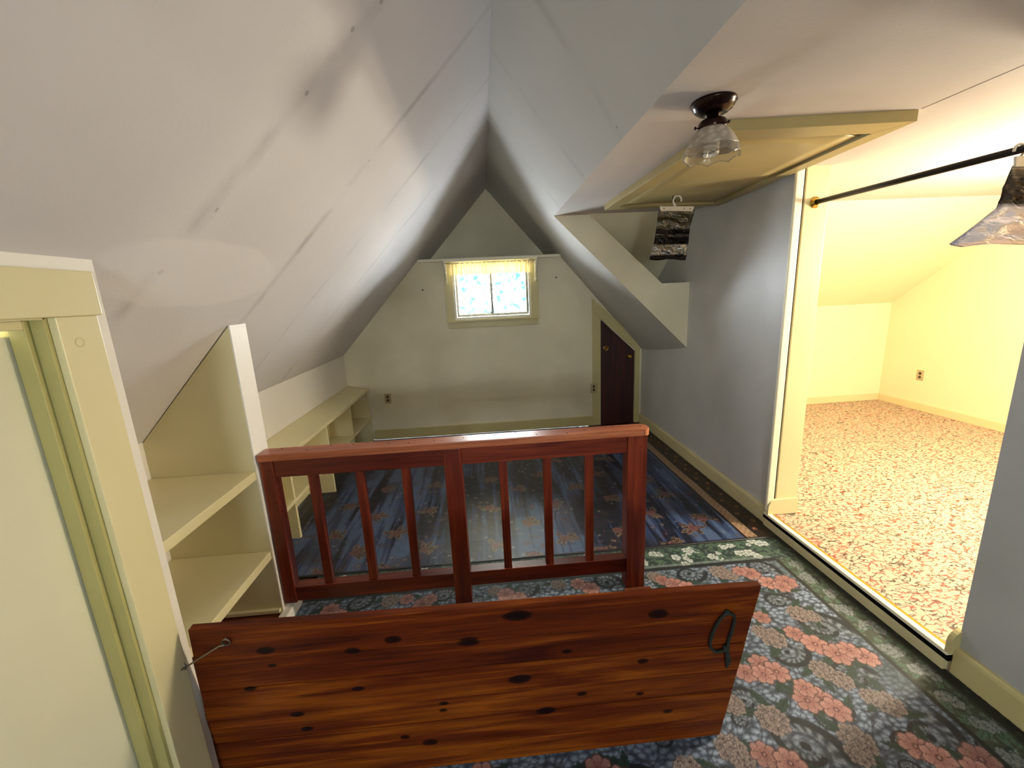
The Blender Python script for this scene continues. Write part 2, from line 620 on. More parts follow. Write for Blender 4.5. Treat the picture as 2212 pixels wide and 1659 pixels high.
# flat ceiling of dormer and side room
bm = bmesh.new()
add_box(bm, (FX, YR - .1, ZC), (KX, 3.62, ZC + .06))
add_box(bm, (FX, 3.62, ZC), (0.96, 3.70, ZC + .06))
add_box(bm, (KX, YR - .1, ZC), (5.05, 3.45, ZC + .06))
struct('ceiling', bm, M['ceil_flat'], 'flat white ceiling over the lamp running on into the side room', 'ceiling')
# cross slope: side room and the dark pocket behind the cheek
bm = prism([(1.985, 3.45, ZC), (5.05, 3.45, ZC), (5.05, 4.85, 1.22), (1.985, 4.85, 1.22)], (0, 0.04, 0.06))
struct('ceiling', bm, M['side'], 'sloping yellow ceiling of the side room above its low wall', 'ceiling')
bm = prism([(0.93, 3.62, ZC), (KX, 3.62, ZC), (KX, 4.6, 1.5), (1.73, 4.6, 1.5)], (0, 0.04, 0.06))
struct('ceiling', bm, M['cream'], 'shaded slope inside the triangular pocket beside the dormer', 'ceiling')

# dormer cheek: slanted band with a pocket above
Y0 = 3.66
bm = bmesh.new()
A_, B_, H3, H2, H1 = (FX, Y0, ZC), (KX, Y0, 1.05), (KX, Y0, 1.635), (1.595, Y0, 1.635), (0.945, Y0, ZC)
add_prism(bm, [A_, B_, H3, H2, H1], (0, 0.03, 0))
add_prism(bm, [(0.945, Y0 + .03, ZC), (1.595, Y0 + .03, 1.635), (1.595, 4.5, 1.635), (0.945, 3.75, ZC)], (-0.03, 0, -0.03))
add_prism(bm, [(1.595, Y0 + .03, 1.635), (KX, Y0 + .03, 1.635), (KX, 4.6, 1.635), (1.595, 4.6, 1.635)], (0, 0, -0.03))
struct('wall_dormer', bm, M['cream'], 'slanted cream wall band ending the dormer with a dark triangular pocket', 'wall')

# far half wall with window and closet door openings
WXA, WXB, WZA, WZB = -0.325, 0.555, 1.335, 1.955
bm = bmesh.new()
for poly in ([(-1.66, 0), (WXA, 0), (WXA, 2.0), (-0.69, 2.0), (-1.66, 0.95)],
             [(WXA, 0), (WXB, 0), (WXB, WZA), (WXA, WZA)],
             [(WXA, WZB), (WXB, WZB), (WXB, 2.0), (WXA, 2.0)],
             [(WXB, 0), (1.35, 0), (1.35, 1.475), (0.90, 2.0), (WXB, 2.0)],
             [(1.35, 1.275), (1.765, 0.88), (1.765, 0.995), (1.35, 1.475)],
             [(1.765, 0), (1.90, 0), (1.90, 0.84), (1.765, 0.995)]):
    add_prism(bm, [(x, YG, z) for x, z in poly], (0, 0.14, 0))
struct('wall_far', bm, M['cream'], 'cream far wall under the ridge with the small window', 'wall')
struct('closet_leak_block', box((1.25, 4.892, -.15), (1.90, 4.95, 1.7)), M['dark_gap'], 'dark slab added behind the slanted closet door to block light', 'wall')  # added to stop outside light leaking in round the door
struct('wall_far', prism([(-1.2, YB, 1.9), (1.2, YB, 1.9), (RX, YB, 3.1)], (0, 0.06, 0)), M['cream'],
       'set back shaded triangle of wall above the far ledge', 'wall')
struct('trim_1', box((-0.675, 4.685, 1.984), (0.905, YB, 2.014), 0.004), M['ledge'], 'thin cream ledge across the far wall above the window', 'ledge')

# right knee wall, its jamb, the near right wall
bm = bmesh.new()
add_box(bm, (KX, 2.41, -.1), (1.99, YB, 2.24))
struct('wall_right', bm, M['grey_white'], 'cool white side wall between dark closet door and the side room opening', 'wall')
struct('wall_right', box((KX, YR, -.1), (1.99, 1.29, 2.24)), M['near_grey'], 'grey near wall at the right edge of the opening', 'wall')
bm = bmesh.new()
for lo, hi in (((LX - .1, YR - .12, -.1), (-.18, YR, 3.1)), ((.38, YR - .12, -.1), (5.05, YR, 3.1)), ((-.18, YR - .12, -.1), (.38, YR, 1.22)), ((-.18, YR - .12, 1.72), (.38, YR, 3.1))):  # the hole left between these blocks is added to let fill light in
    add_box(bm, lo, hi)
struct('wall_near', bm, M['cream'], 'rear gable wall behind the viewer', 'wall')

# left knee wall and the door wall
struct('wall_left', box((LX - .08, 1.0, -.1), (LX, YB, lz(LX) + .03)), M['white'], 'low white wall under the left slope behind the bookcase', 'wall')
DX = -0.94
bm = bmesh.new()
DY0, DY1, DZ = 0.10, 0.965, 1.60
ztop = 1.80
for lo, hi in (((DX - .1, YR, -.1), (DX, DY0, ztop)), ((DX - .1, DY1, -.1), (DX, 1.114, ztop)), ((DX - .1, DY0, DZ), (DX, DY1, ztop))):
    add_box(bm, lo, hi)
add_box(bm, (LX, 1.05, -.1), (DX - .1, 1.114, 1.7))
struct('wall_left', bm, M['white'], 'white boxed wall corner around the cream door on the left', 'wall')

# side room walls
bm = bmesh.new()
add_box(bm, (1.99, 4.75, ZS - .1), (5.0, 4.85, 1.40))
struct('wall_side_room_far', bm, M['side'], 'low yellow end wall of the side room', 'wall')
struct('wall_side_room_right', box((4.93, YR, ZS - .1), (5.05, 4.75, 2.24)), M['side'], 'yellow right wall of the side room with a tan outlet', 'wall')
bm = bmesh.new()
add_box(bm, (1.99, 2.41, ZS), (2.0, 4.75, 2.24))
add_box(bm, (1.99, YR, ZS), (2.0, 1.29, 2.24))
struct('wall_side_room_left', bm, M['side'], 'yellow inner face of the wall beside the opening', 'wall')

# stairwell shaft
bm = bmesh.new()
for lo, hi in (((WX0 - .04, WY0 - .04, -2.4), (WX1 + .04, WY0, -.2)), ((WX0 - .04, WY1, -2.4), (WX1 + .04, WY1 + .04, -.2)),
               ((WX0 - .04, WY0, -2.4), (WX0, WY1, -.2)), ((WX1, WY0, -2.4), (WX1 + .04, WY1, -.2)), ((WX0, WY0, -2.45), (WX1, WY1, -2.4))):
    add_box(bm, lo, hi)
struct('wall_stairwell', bm, M['cream'], 'cream walls of the stairwell below the wooden trapdoor', 'wall')
st = thing('stair', 'brown wooden stair flight going down under the trapdoor', 'stair', (WX1, WY0, -.2))
for k in range(8):
    x1 = -0.02 - k * 0.225
    z1 = -0.02 - k * 0.21
    link('tread', box((x1 - 0.25, 0.005, z1 - 0.03), (x1, WY1 - WY0 - .005, z1), 0.004), M['tread'], st)
ns = link('nosing', box((WX0 - WX1, WY1 - WY0 - .012, 0.02), (0, WY1 - WY0 - .002, 0.184)), M['tread'], st)
for xa, xb in ((-1.66, -1.50), (-0.78, -0.63), (-0.13, 0.02)):
    link('cleat', box((xa, WY1 - WY0 + .010, 0.201), (xb, WY1 - WY0 + .045, 0.211), 0.003), M['tread'], st)


# ------------------------------------------------------------------ rugs (printed pile painted point by point)
def worley(X, Y, cell, seed, jitter=0.9):
    gx, gy = np.floor(X / cell), np.floor(Y / cell)
    f1 = np.full(X.shape, 9.0)
    f2 = np.full(X.shape, 9.0)
    for dx in (-1, 0, 1):
        for dy in (-1, 0, 1):
            cx, cy = gx + dx, gy + dy
            h1 = np.modf(np.abs(np.sin(cx * 127.1 + cy * 311.7 + seed) * 43758.5453))[0]
            h2 = np.modf(np.abs(np.sin(cx * 269.5 + cy * 183.3 + seed * 1.7) * 23421.631))[0]
            px = (cx + 0.5 + (h1 - 0.5) * jitter) * cell
            py = (cy + 0.5 + (h2 - 0.5) * jitter) * cell
            d = np.hypot(X - px, Y - py) / cell
            m = d < f1
            f2 = np.where(m, f1, np.minimum(f2, d))
            f1 = np.where(m, d, f1)
    return f1, f2


def vnoise(X, Y, seed):
    x0, y0 = np.floor(X), np.floor(Y)
    fx, fy = X - x0, Y - y0
    fx, fy = fx * fx * (3 - 2 * fx), fy * fy * (3 - 2 * fy)

    def h(a, b):
        return np.modf(np.abs(np.sin(a * 12.9898 + b * 78.233 + seed * 3.7) * 43758.5453))[0]
    return (h(x0, y0) * (1 - fx) + h(x0 + 1, y0) * fx) * (1 - fy) + (h(x0, y0 + 1) * (1 - fx) + h(x0 + 1, y0 + 1) * fx) * fy


def sm(a, b, v):
    u = np.clip((v - a) / (b - a), 0, 1)
    return u * u * (3 - 2 * u)


class Painter:
    def __init__(self, xs, ys):
        self.X, self.Y = np.meshgrid(xs, ys)
        self.c = np.zeros(self.X.shape + (3,))

    def put(self, mask, rgb):
        rgb = np.asarray(rgb, float)
        self.c += (rgb - self.c) * mask[..., None]

    def win(self, x, y, r):
        ys, xs = self.Y[:, 0], self.X[0]
        j0, j1 = np.searchsorted(ys, (y - r, y + r))
        i0, i1 = np.searchsorted(xs, (x - r, x + r))
        return slice(j0, j1), slice(i0, i1)

    def lput(self, w, mask, rgb):
        self.c[w] += (np.asarray(rgb, float) - self.c[w]) * mask[..., None]

    def flower(self, x, y, r, petals, cen, edge, dark, ph=0.0):
        w = self.win(x, y, r * 1.4)
        X, Y = self.X[w] - x, self.Y[w] - y
        if X.size == 0:
            return
        d = np.hypot(X, Y) / r
        a = np.arctan2(Y, X) + ph
        rim = 0.80 + 0.2 * np.abs(np.cos(a * petals / 2))
        self.lput(w, sm(rim + 0.10, rim + 0.02, d) * 0.8, dark)
        body = sm(rim, rim - 0.08, d)
        k = np.clip(d / rim, 0, 1)[..., None]
        colr = np.asarray(cen) * (1 - k) + np.asarray(edge) * k
        self.c[w] += (colr - self.c[w]) * body[..., None]
        gap = sm(0.30, 0.05, np.abs(np.cos(a * petals / 2))) * sm(0.25, 0.5, d) * body
        self.lput(w, gap * 0.75, dark)
        self.lput(w, sm(0.24, 0.14, d), dark)
        self.lput(w, sm(0.13, 0.07, d), edge)

    def scroll(self, x, y, r, ang, flip, dark, light):
        """a C-shaped acanthus curl: thick dark spine spiralling in, light lobes inside"""
        w = self.win(x, y, r * 1.6)
        X, Y = self.X[w] - x, (self.Y[w] - y) * flip
        if X.size == 0:
            return
        ca, sa = math.cos(ang), math.sin(ang)
        X, Y = X * ca + Y * sa, -X * sa + Y * ca
        d = np.hypot(X, Y * 1.25) / r
        a = np.mod(np.arctan2(Y, X), 2 * math.pi) / (2 * math.pi)
        spine = 1.0 - 0.62 * a
        inside = sm(spine + 0.03, spine - 0.06, d)
        lobes = 0.5 + 0.5 * np.cos(a * 2 * math.pi * 13 + 2.5 * np.sin(d * 6))
        rel = d / np.maximum(spine, .05)
        self.lput(w, inside * 0.42, np.asarray(light) * 0.95)
        self.lput(w, inside * lobes * sm(0.45, 0.75, rel) * 0.8, light)
        self.lput(w, inside * (1 - lobes) * sm(0.5, 0.7, rel) * sm(1.0, 0.85, rel) * 0.75, dark)
        self.lput(w, sm(.10, .05, np.abs(rel - .48)) * inside * .55, dark)
        self.lput(w, sm(.16, .10, d), dark)
        tk = 0.19 * (1 - 0.55 * a)
        self.lput(w, sm(tk, tk * 0.6, np.abs(d - spine)) * sm(0.0, 0.06, a), dark)

    def leaf(self, x, y, r, ang, c, dark, asp=2.6):
        w = self.win(x, y, r * 1.2)
        X, Y = self.X[w] - x, self.Y[w] - y
        if X.size == 0:
            return
        ca, sa = math.cos(ang), math.sin(ang)
        u, v = (X * ca + Y * sa) / r, (-X * sa + Y * ca) / r * asp
        dd = np.abs(v) - (1 - u * u) * (0.85 + 0.15 * np.cos(u * 14))
        self.lput(w, sm(0.02, -0.12, dd), c)
        self.lput(w, sm(0.12, 0.03, np.abs(v)) * sm(0.9, 0.7, np.abs(u)), dark)


def rug_object(name, P, xs, ys, zf, hole, mat, label):
    nx, ny = len(xs), len(ys)
    v = np.empty((ny * nx, 3), np.float32)
    v[:, 0], v[:, 1] = P.X.ravel(), P.Y.ravel()
    v[:, 2] = zf(P.X, P.Y).ravel()
    j, i = np.meshgrid(np.arange(ny - 1), np.arange(nx - 1), indexing='ij')
    a = (j * nx + i)
    q = np.stack([a, a + 1, a + nx + 1, a + nx], -1).reshape(-1, 4)
    if hole:
        cx = (xs[:-1] + xs[1:]) / 2
        cy = (ys[:-1] + ys[1:]) / 2
        CX, CY = np.meshgrid(cx, cy)
        keep = ~((CX > hole[0]) & (CX < hole[1]) & (CY > hole[2]) & (CY < hole[3]))
        q = q[keep.ravel()]
    # skirt: bottom ring gives the rug its thickness
    me = bpy.data.meshes.new(name)
    rim = np.concatenate([np.arange(nx), (np.arange(1, ny) * nx + nx - 1), ((ny - 1) * nx + np.arange(nx - 2, -1, -1)), (np.arange(ny - 2, 0, -1) * nx)])
    low = v[rim].copy()
    low[:, 2] = -0.0135
    base = len(v)
    v = np.concatenate([v, low])
    m = len(rim)
    k = np.arange(m)
    sk = np.stack([rim[k], base + k, base + (k + 1) % m, rim[(k + 1) % m]], -1)
    q = np.concatenate([q, sk]).astype(np.int32)
    me.vertices.add(len(v))
    me.vertices.foreach_set('co', v.ravel())
    me.loops.add(q.size)
    me.loops.foreach_set('vertex_index', q.ravel())
    me.polygons.add(len(q))
    me.polygons.foreach_set('loop_start', np.arange(0, q.size, 4, dtype=np.int32))
    me.polygons.foreach_set('loop_total', np.full(len(q), 4, np.int32))
    me.update(calc_edges=True)
    me.validate()
    at = me.color_attributes.new('pile_colour', 'FLOAT_COLOR', 'POINT')
    cc = lin(np.clip(P.c, 0, 255)).reshape(-1, 3)
    cc = np.concatenate([cc, np.repeat(cc[:1], m, 0)])
    at.data.foreach_set('color', np.concatenate([cc, np.ones((len(cc), 1))], 1).astype(np.float32).ravel())
    me.materials.append(mat)
    o = bpy.data.objects.new(name, me)
    C.objects.link(o)
    tag(o, label, 'rug')
    return o


YS = 2.27
# near rug
xs = np.arange(-1.085, 1.8226, 0.0046)
ys = np.concatenate([np.arange(-0.6, 0.8, 0.03), np.arange(0.8, YS - 0.002, 0.0046), [YS - 0.004]])
P = Painter(xs, ys)
X, Y = P.X, P.Y
wx = X + 0.02 * (vnoise(X * 14, Y * 14, 1) - 0.5)
wy = Y + 0.02 * (vnoise(X * 14, Y * 14, 2) - 0.5)
f1, f2 = worley(wx, wy * 1.5, 0.030, 3.0)
g1, g2 = worley(wx, wy, 0.10, 5.0)
tone = vnoise(X * 7, Y * 7, 9)
lob = sm(0.75, 0.1, f1)
P.c[:] = np.array([62, 74, 90.]) + np.array([74, 78, 84.]) * (lob * (0.65 + 0.6 * tone))[..., None]
P.put(sm(0.16, 0.0, f2 - f1) * 0.6, (40, 48, 58))
P.put(sm(0.12, 0.0, g2 - g1) * 0.6, (30, 38, 46))
P.put(sm(0.62, 0.8, vnoise(X * 5.5 + 3, Y * 5.5, 21)) * 0.5, (58, 72, 74))
DK, LT = (26, 34, 42), (132, 140, 150)
coral_e, coral_c, coral_d = (176, 134, 126), (140, 90, 84), (80, 50, 50)
tan_e, tan_c, tan_d = (148, 136, 132), (100, 86, 84), (58, 52, 54)
R = random.Random(5)
scrolls = [(1.08, 2.0, .10), (1.50, 1.99, .10), (1.51, 1.56, .13), (1.25, 1.45, .10), (1.43, 1.31, .10), (1.04, 1.08, .14), (1.49, 1.06, .13), (0.93, 1.26, .08),
           (1.42, 1.74, .08), (-.77, 2.01, .09), (-.31, 2.0, .09), (.60, 1.99, .10), (.13, 1.99, .09), (0.40, 1.0, .12), (0.0, 1.02, .12), (-0.4, 1.04, .12), (0.98, 1.62, .11)]
for k in range(60):
    x, y = R.uniform(-1.0, 1.6), R.uniform(0.85, 2.03)
    P.scroll(x, y, R.uniform(.035, .06), R.uniform(0, 6.28), R.choice((1, -1)), DK, LT)
for i, (x, y, r) in enumerate(scrolls):
    P.scroll(x, y, r, -0.5 + R.uniform(-.4, .4), 1 if i % 3 else -1, DK, LT)
corals = [(1.415, 1.96, .055), (1.465, 1.875, .05), (1.37, 1.985, .04), (1.56, 1.87, .055), (1.515, 1.84, .045), (0.96, 1.93, .05), (1.02, 1.90, .045), (0.91, 1.97, .04), (1.08, 1.86, .04), (1.27, 1.65, .04),
          (1.355, 1.54, .045), (1.40, 1.475, .055), (1.455, 1.415, .055), (1.56, 1.39, .05), (1.52, 1.43, .045), (1.10, 1.405, .05), (1.14, 1.365, .05), (1.01, 1.375, .045),
          (1.08, 1.36, .045), (1.22, 1.235, .055), (1.17, 1.235, .05), (1.25, 1.19, .05), (1.20, 1.285, .04), (0.88, 1.07, .045), (0.95, 1.035, .05), (1.41, 1.04, .05), (1.45, 1.0, .05), (1.58, .98, .055), (1.53, .95, .045),
          (-.42, 1.95, .05), (-.51, 2.0, .04), (-.91, 1.97, .05), (.5, 1.955, .05), (.44, 2.0, .045), (.03, 1.97, .05), (-.38, 1.985, .04), (.1, 1.94, .04), (-.85, 1.93, .04),
          (0.3, 1.08, .05), (0.36, 1.04, .05), (-.1, 1.1, .05), (-.3, 1.0, .05)]
tans = [(1.26, 1.99, .06), (1.30, 1.955, .04), (1.46, 1.65, .055), (1.51, 1.63, .04), (1.24, 1.53, .06), (1.21, 1.57, .04), (0.99, 1.18, .06), (1.33, 1.35, .05), (1.37, 1.30, .045), (1.46, 1.19, .055), (1.42, 1.22, .04),
        (.78, 1.10, .055), (.80, 1.06, .04), (1.23, 1.08, .06), (1.2, 1.04, .045), (.88, 1.25, .045), (-.6, 2.0, .05), (.33, 2.01, .045), (-.03, 2.0, .04), (.88, 2.0, .045), (1.2, 1.72, .05), (0.1, 1.04, .05), (0.6, 1.05, .05), (1.33, 1.82, .04)]
for (x, y, r) in corals + tans:
    for k in range(2):
        a = R.uniform(0, 6.28)
        P.leaf(x + 1.25 * r * math.cos(a), y + 1.25 * r * math.sin(a), r * 1.0, a + R.uniform(-.8, .8), (36, 60, 54), (26, 40, 38))
for (x, y, r) in tans:
    for k in range(7):
        a = k * 0.9
        P.flower(x + r * .62 * math.cos(a), y + r * .62 * math.sin(a), r * 0.42, 5, tan_c, tan_e, tan_d, R.uniform(0, 3))
    P.flower(x, y, r * .5, 5, tan_c, tan_e, tan_d)
for (x, y, r) in corals:
    s = R.uniform(.9, 1.06)
    P.flower(x, y, r * 1.05, 7, np.array(coral_c) * s, np.array(coral_e) * s, coral_d, R.uniform(0, 3))


def floral_band(P, mask, base, seed, along, c0, w, lo, hi, fl=1.0):
    """white flowers and leaves on a dark ground inside a border band"""
    save = P.c.copy()
    n1, n2 = worley(P.X, P.Y, 0.03, seed)
    P.c[:] = np.asarray(base, float)
    P.put(sm(0.40, 0.12, n1) * 0.75, (98, 116, 104))
    rr = random.Random(seed)
    p = lo
    i = 0
    while p < hi:
        q = c0 + (0.18 if i % 2 else -0.18) * w
        x, y = (p, q) if along == 'X' else (q, p)
        for k in range(9):
            a = rr.uniform(0, 6.28)
            d = rr.uniform(.25, .75) * w
            P.leaf(x + d * math.cos(a), y + d * .7 * math.sin(a), .034, a, (74, 100, 82), (30, 46, 40))
        if i % 2 == 0:
            P.scroll(x + .01, y, .05, rr.uniform(0, 6), 1, (40, 52, 52), (140, 150, 146))
        for k in range(5):
            a = rr.uniform(0, 6.28)
            d = rr.uniform(0, .32) * w
            P.flower(x + d * math.cos(a) * 1.3, y + d * math.sin(a), rr.uniform(.018, .032), 5, np.array((150, 158, 156)) * fl, np.array((196, 204, 204)) * fl, (40, 54, 52), a)
        p += 0.115
        i += 1
    new = P.c
    P.c = save + (new - save) * mask[..., None]


inner_x = 1.64 + 0.0 * Y
bandT = ((Y > 2.065) & (X < 1.76)).astype(float)
bandR = ((X > 1.645) & (X < 1.775) & (Y < 2.20)).astype(float)
floral_band(P, bandR, (58, 66, 54), 11.0, 'Y', 1.71, .11, .5, 2.2, .66)  # right band's shade goes into the olive ground and dimmed flowers
floral_band(P, bandT, (38, 54, 52), 13.0, 'X', 2.165, .19, -1.0, 1.72)
P.put(sm(.016, .010, np.abs(Y - 2.06)) * (X < 1.64), (24, 30, 34))
P.put(sm(.012, .007, np.abs(Y - 2.085)) * (X < 1.62) * .6, (130, 138, 140))
P.put(sm(.013, .008, np.abs(X - 1.64)) * (Y < 2.06), (28, 34, 32))
edge = sm(1.755, 1.785, X)
P.put(edge, (22, 26, 22))
P.put(edge * sm(.62, .8, vnoise(X * 50, Y * 50, 40)) * .6, (62, 68, 54))
P.put(sm(YS - .014, YS - .008, Y), (14, 16, 20))
rug_object('floral_rug', P, xs, ys, lambda X, Y: 0.0012 * vnoise(X * 30, Y * 30, 3) - 0.0012, (WX0, WX1, WY0, WY1), M['rug_near'],
           'blue grey rug with coral flowers and scrolls in the foreground')

# far rug
xs = np.arange(-1.59, 1.8226, 0.006)
ys = np.arange(YS, 4.725, 0.0085)
P = Painter(xs, ys)
X, Y = P.X, P.Y
jag = vnoise(X * 60, Y * 3.0, 5) * .6 + vnoise(X * 24, Y * 1.6, 6) * .8 + vnoise(X * 6, Y * 2.2, 7) * 1.0
jag = (jag + .25 * vnoise(X * 140, Y * 6, 8)) / 2.65
P.c[:] = np.array([15, 21, 42.])
P.put(sm(.45, .475, jag), (42, 58, 96))
P.put(sm(.555, .58, jag) * .85, (76, 96, 130))
P.put(sm(.60, .72, vnoise(X * 3.5, Y * 3.5, 31)) * .35, (30, 26, 34))
f1, f2 = worley(X, Y, 0.085, 17.0)
P.put(sm(.13, .10, f1) * sm(.04, .08, f1) * (vnoise(X * 12, Y * 12, 77) > .55), (140, 138, 136))
P.put(sm(.16, .06, np.abs(f1 - .20)) * sm(.45, .8, vnoise(X * 9, Y * 9, 12)) * .45, (84, 48, 48))
R = random.Random(8)
bouq = [(-0.94, 3.39), (-0.51, 3.4), (-0.5, 2.95), (-0.91, 2.93), (-1.16, 3.14), (-1.13, 2.7), (-0.7, 2.67), (-0.93, 2.48), (-0.48, 2.45), (-0.69, 2.28), (-0.04, 2.93), (0.21, 3.21),
        (0.89, 2.94), (0.45, 2.45), (0.82, 2.49), (0.67, 3.17), (0.46, 2.91), (1.13, 2.67), (-0.01, 2.43), (0.42, 3.44), (-0.03, 3.44), (0.94, 3.39), (0.67, 2.28), (0.22, 2.68), (1.33, 2.44), (1.35, 2.93), (1.3, 3.2),
        (1.45, 2.55), (1.1, 3.7), (.6, 3.75), (.1, 3.8), (-.4, 3.8), (-.9, 3.85), (1.3, 4.1), (.3, 4.2), (-.6, 4.25), (1.36, 3.5), (-0.25, 2.28), (0.22, 2.29), (1.12, 2.29), (-1.1, 2.28)]
for (x, y) in bouq:
    a0 = R.uniform(-.5, .3)
    for k in range(7):
        a = a0 + (k - 3) * 0.42 + (math.pi if R.random() < .35 else 0)
        d = R.uniform(.02, .07)
        lx, ly = x + d * math.cos(a), y + d * .8 * math.sin(a)
        P.leaf(lx, ly, R.uniform(.035, .052), a, (118, 102, 88), (26, 18, 20), 2.0)
        P.leaf(lx, ly, R.uniform(.026, .034), a, R.choice([(40, 26, 30), (62, 38, 42), (30, 22, 28)]), (128, 112, 94), 2.3)
    P.flower(x, y, R.uniform(.03, .042), 6, (84, 52, 58), (118, 84, 80), (40, 24, 28), a0)
    for k in range(5):
        a, d = R.uniform(0, 6.3), R.uniform(.06, .11)
        P.leaf(x + d * math.cos(a), y + d * math.sin(a), .016, a, (96, 60, 56), (30, 20, 24))
# right border: tan chain stripe and a dark brown scrolling edge
bx = X - 0.012 * np.sin(Y * 1.3)
P.put(sm(1.585, 1.60, bx), (28, 20, 22))
ph = np.mod(Y / .045, 1.0)
chain = sm(.40, .28, np.abs(np.hypot((bx - 1.645) / .05, (ph - .5) * .9) - .30) + .12) 
P.put(((bx > 1.618) & (bx < 1.672)).astype(float), (66, 46, 36))
P.put(chain * ((bx > 1.618) & (bx < 1.672)), (156, 128, 100))
P.put(sm(.006, .003, np.abs(bx - 1.616)) + sm(.006, .003, np.abs(bx - 1.674)), (170, 140, 112))
P.put(sm(1.685, 1.692, bx), (26, 15, 13))
for k in range(26):
    y = YS + .06 + k * .097
    P.scroll(1.75, y, .046, 1.2 + R.uniform(-.5, .5), 1 if k % 2 else -1, (30, 16, 14), (104, 60, 42))
    P.flower(1.72 + .05 * (k % 2), y + .045, .018, 5, (130, 74, 52), (150, 104, 72), (36, 18, 14))
P.put(sm(1.795, 1.81, X), (12, 9, 9))
P.put(sm(YS + .02, YS + .012, Y), (12, 14, 22))
P.put(sm(4.60, 4.64, Y), (18, 10, 10))
rug_object('patterned_rug', P, xs, ys, lambda X, Y: 0.0012 * vnoise(X * 30, Y * 30, 3) - 0.0012, None, M['rug_far'],
           'dark navy rug with brown flower sprays beyond the wooden railing')

# ------------------------------------------------------------------ baseboards and the step
struct('baseboard_far', box((-1.36, 4.732, 0.0), (1.255, YG, 0.115), 0.003), M['trim_olive'], 'olive cream baseboard along the far wall under the window', 'baseboard')


def base_prof(y0, y1, x=KX, h=0.112):
    return prism([(x, y0, 0), (x - .021, y0, 0), (x - .021, y0, h - .018), (x - .017, y0, h - .006), (x - .010, y0, h), (x, y0, h)], (0, y1 - y0, 0))


struct('baseboard_right', base_prof(2.425, 4.74), M['trim'], 'cream baseboard below the cool white wall on the right', 'baseboard')
struct('baseboard_right', base_prof(YR, 1.285, h=0.118), M['trim_olive'], 'cream baseboard below the grey wall in the near right corner', 'baseboard')
sp = thing('trim_2', 'cream step edge with dark strip and metal nosing at the side room', 'step', (0, 0, 0), kind='structure')
link('riser', box((1.808, 1.30, -.012), (1.832, 2.42, 0.048), 0.002), M['trim'], sp)
link('dark_strip', box((1.812, 1.29, 0.048), (1.832, 2.43, 0.074)), M['dark_gap'], sp)
link('nosing', box((1.806, 1.292, 0.074), (1.836, 2.425, 0.092), 0.004), M['ledge'], sp)
link('metal_strip', box((1.836, 1.292, 0.084), (1.852, 2.425, 0.0905), 0.002), M['brass'], sp)
struct('baseboard_side_room_far', box((2.0, 4.735, ZS), (4.93, 4.75, ZS + .085), 0.003), M['trim'], 'yellow lit baseboard along the low end wall of the side room', 'baseboard')
struct('baseboard_side_room_right', box((4.912, YR, ZS), (4.93, 4.735, ZS + .085), 0.003), M['trim'], 'yellow lit baseboard below the outlet in the side room', 'baseboard')

# opening trim: edge casing, dark groove, jamb and a rounded base return
jt = thing('trim_3', 'tall cream jamb and edge casing beside the side room opening', 'door trim', (0, 0, 0), kind='structure')
link('edge_casing', box((1.803, 2.392, 0.11), (1.850, 2.412, ZC), 0.006), M['ledge'], jt)
link('groove', box((1.848, 2.404, 0.19), (1.864, 2.412, ZC)), M['dark_gap'], jt)
link('jamb', box((1.862, 2.392, 0.19), (2.004, 2.412, ZC), 0.003), M['trim'], jt)


def base_return(y0, y1):
    pts = [(2.008, y0, ZS + .004)]
    pts += [(1.806, y0, ZS + .004)]
    for k in range(7):
        a = math.pi - k * math.pi / 12
        pts.append((1.866 + .060 * math.cos(a), y0, ZS + .055 + .055 * math.sin(a)))
    pts.append((2.008, y0, ZS + .112))
    return prism(pts, (0, y1 - y0, 0))


link('base_return', base_return(2.378, 2.398), M['trim'], jt)
jn = thing('trim_4', 'rounded olive base return at the near end of the step', 'door trim', (0, 0, 0), kind='structure')
link('base_return', base_return(1.284, 1.304), M['trim_olive'], jn)

# ------------------------------------------------------------------ window
w = thing('window_1', 'small sliding window in cream frame under the far ledge', 'window', (0.115, YG, 1.30), kind='structure')
ox, oz = 0.115, 1.30


def wb(name, x0, x1, z0, z1, y0, y1, mat, bev=0.003):
    return link(name, box((x0 - ox, y0, z0 - oz), (x1 - ox, y1, z1 - oz), bev), mat, w)


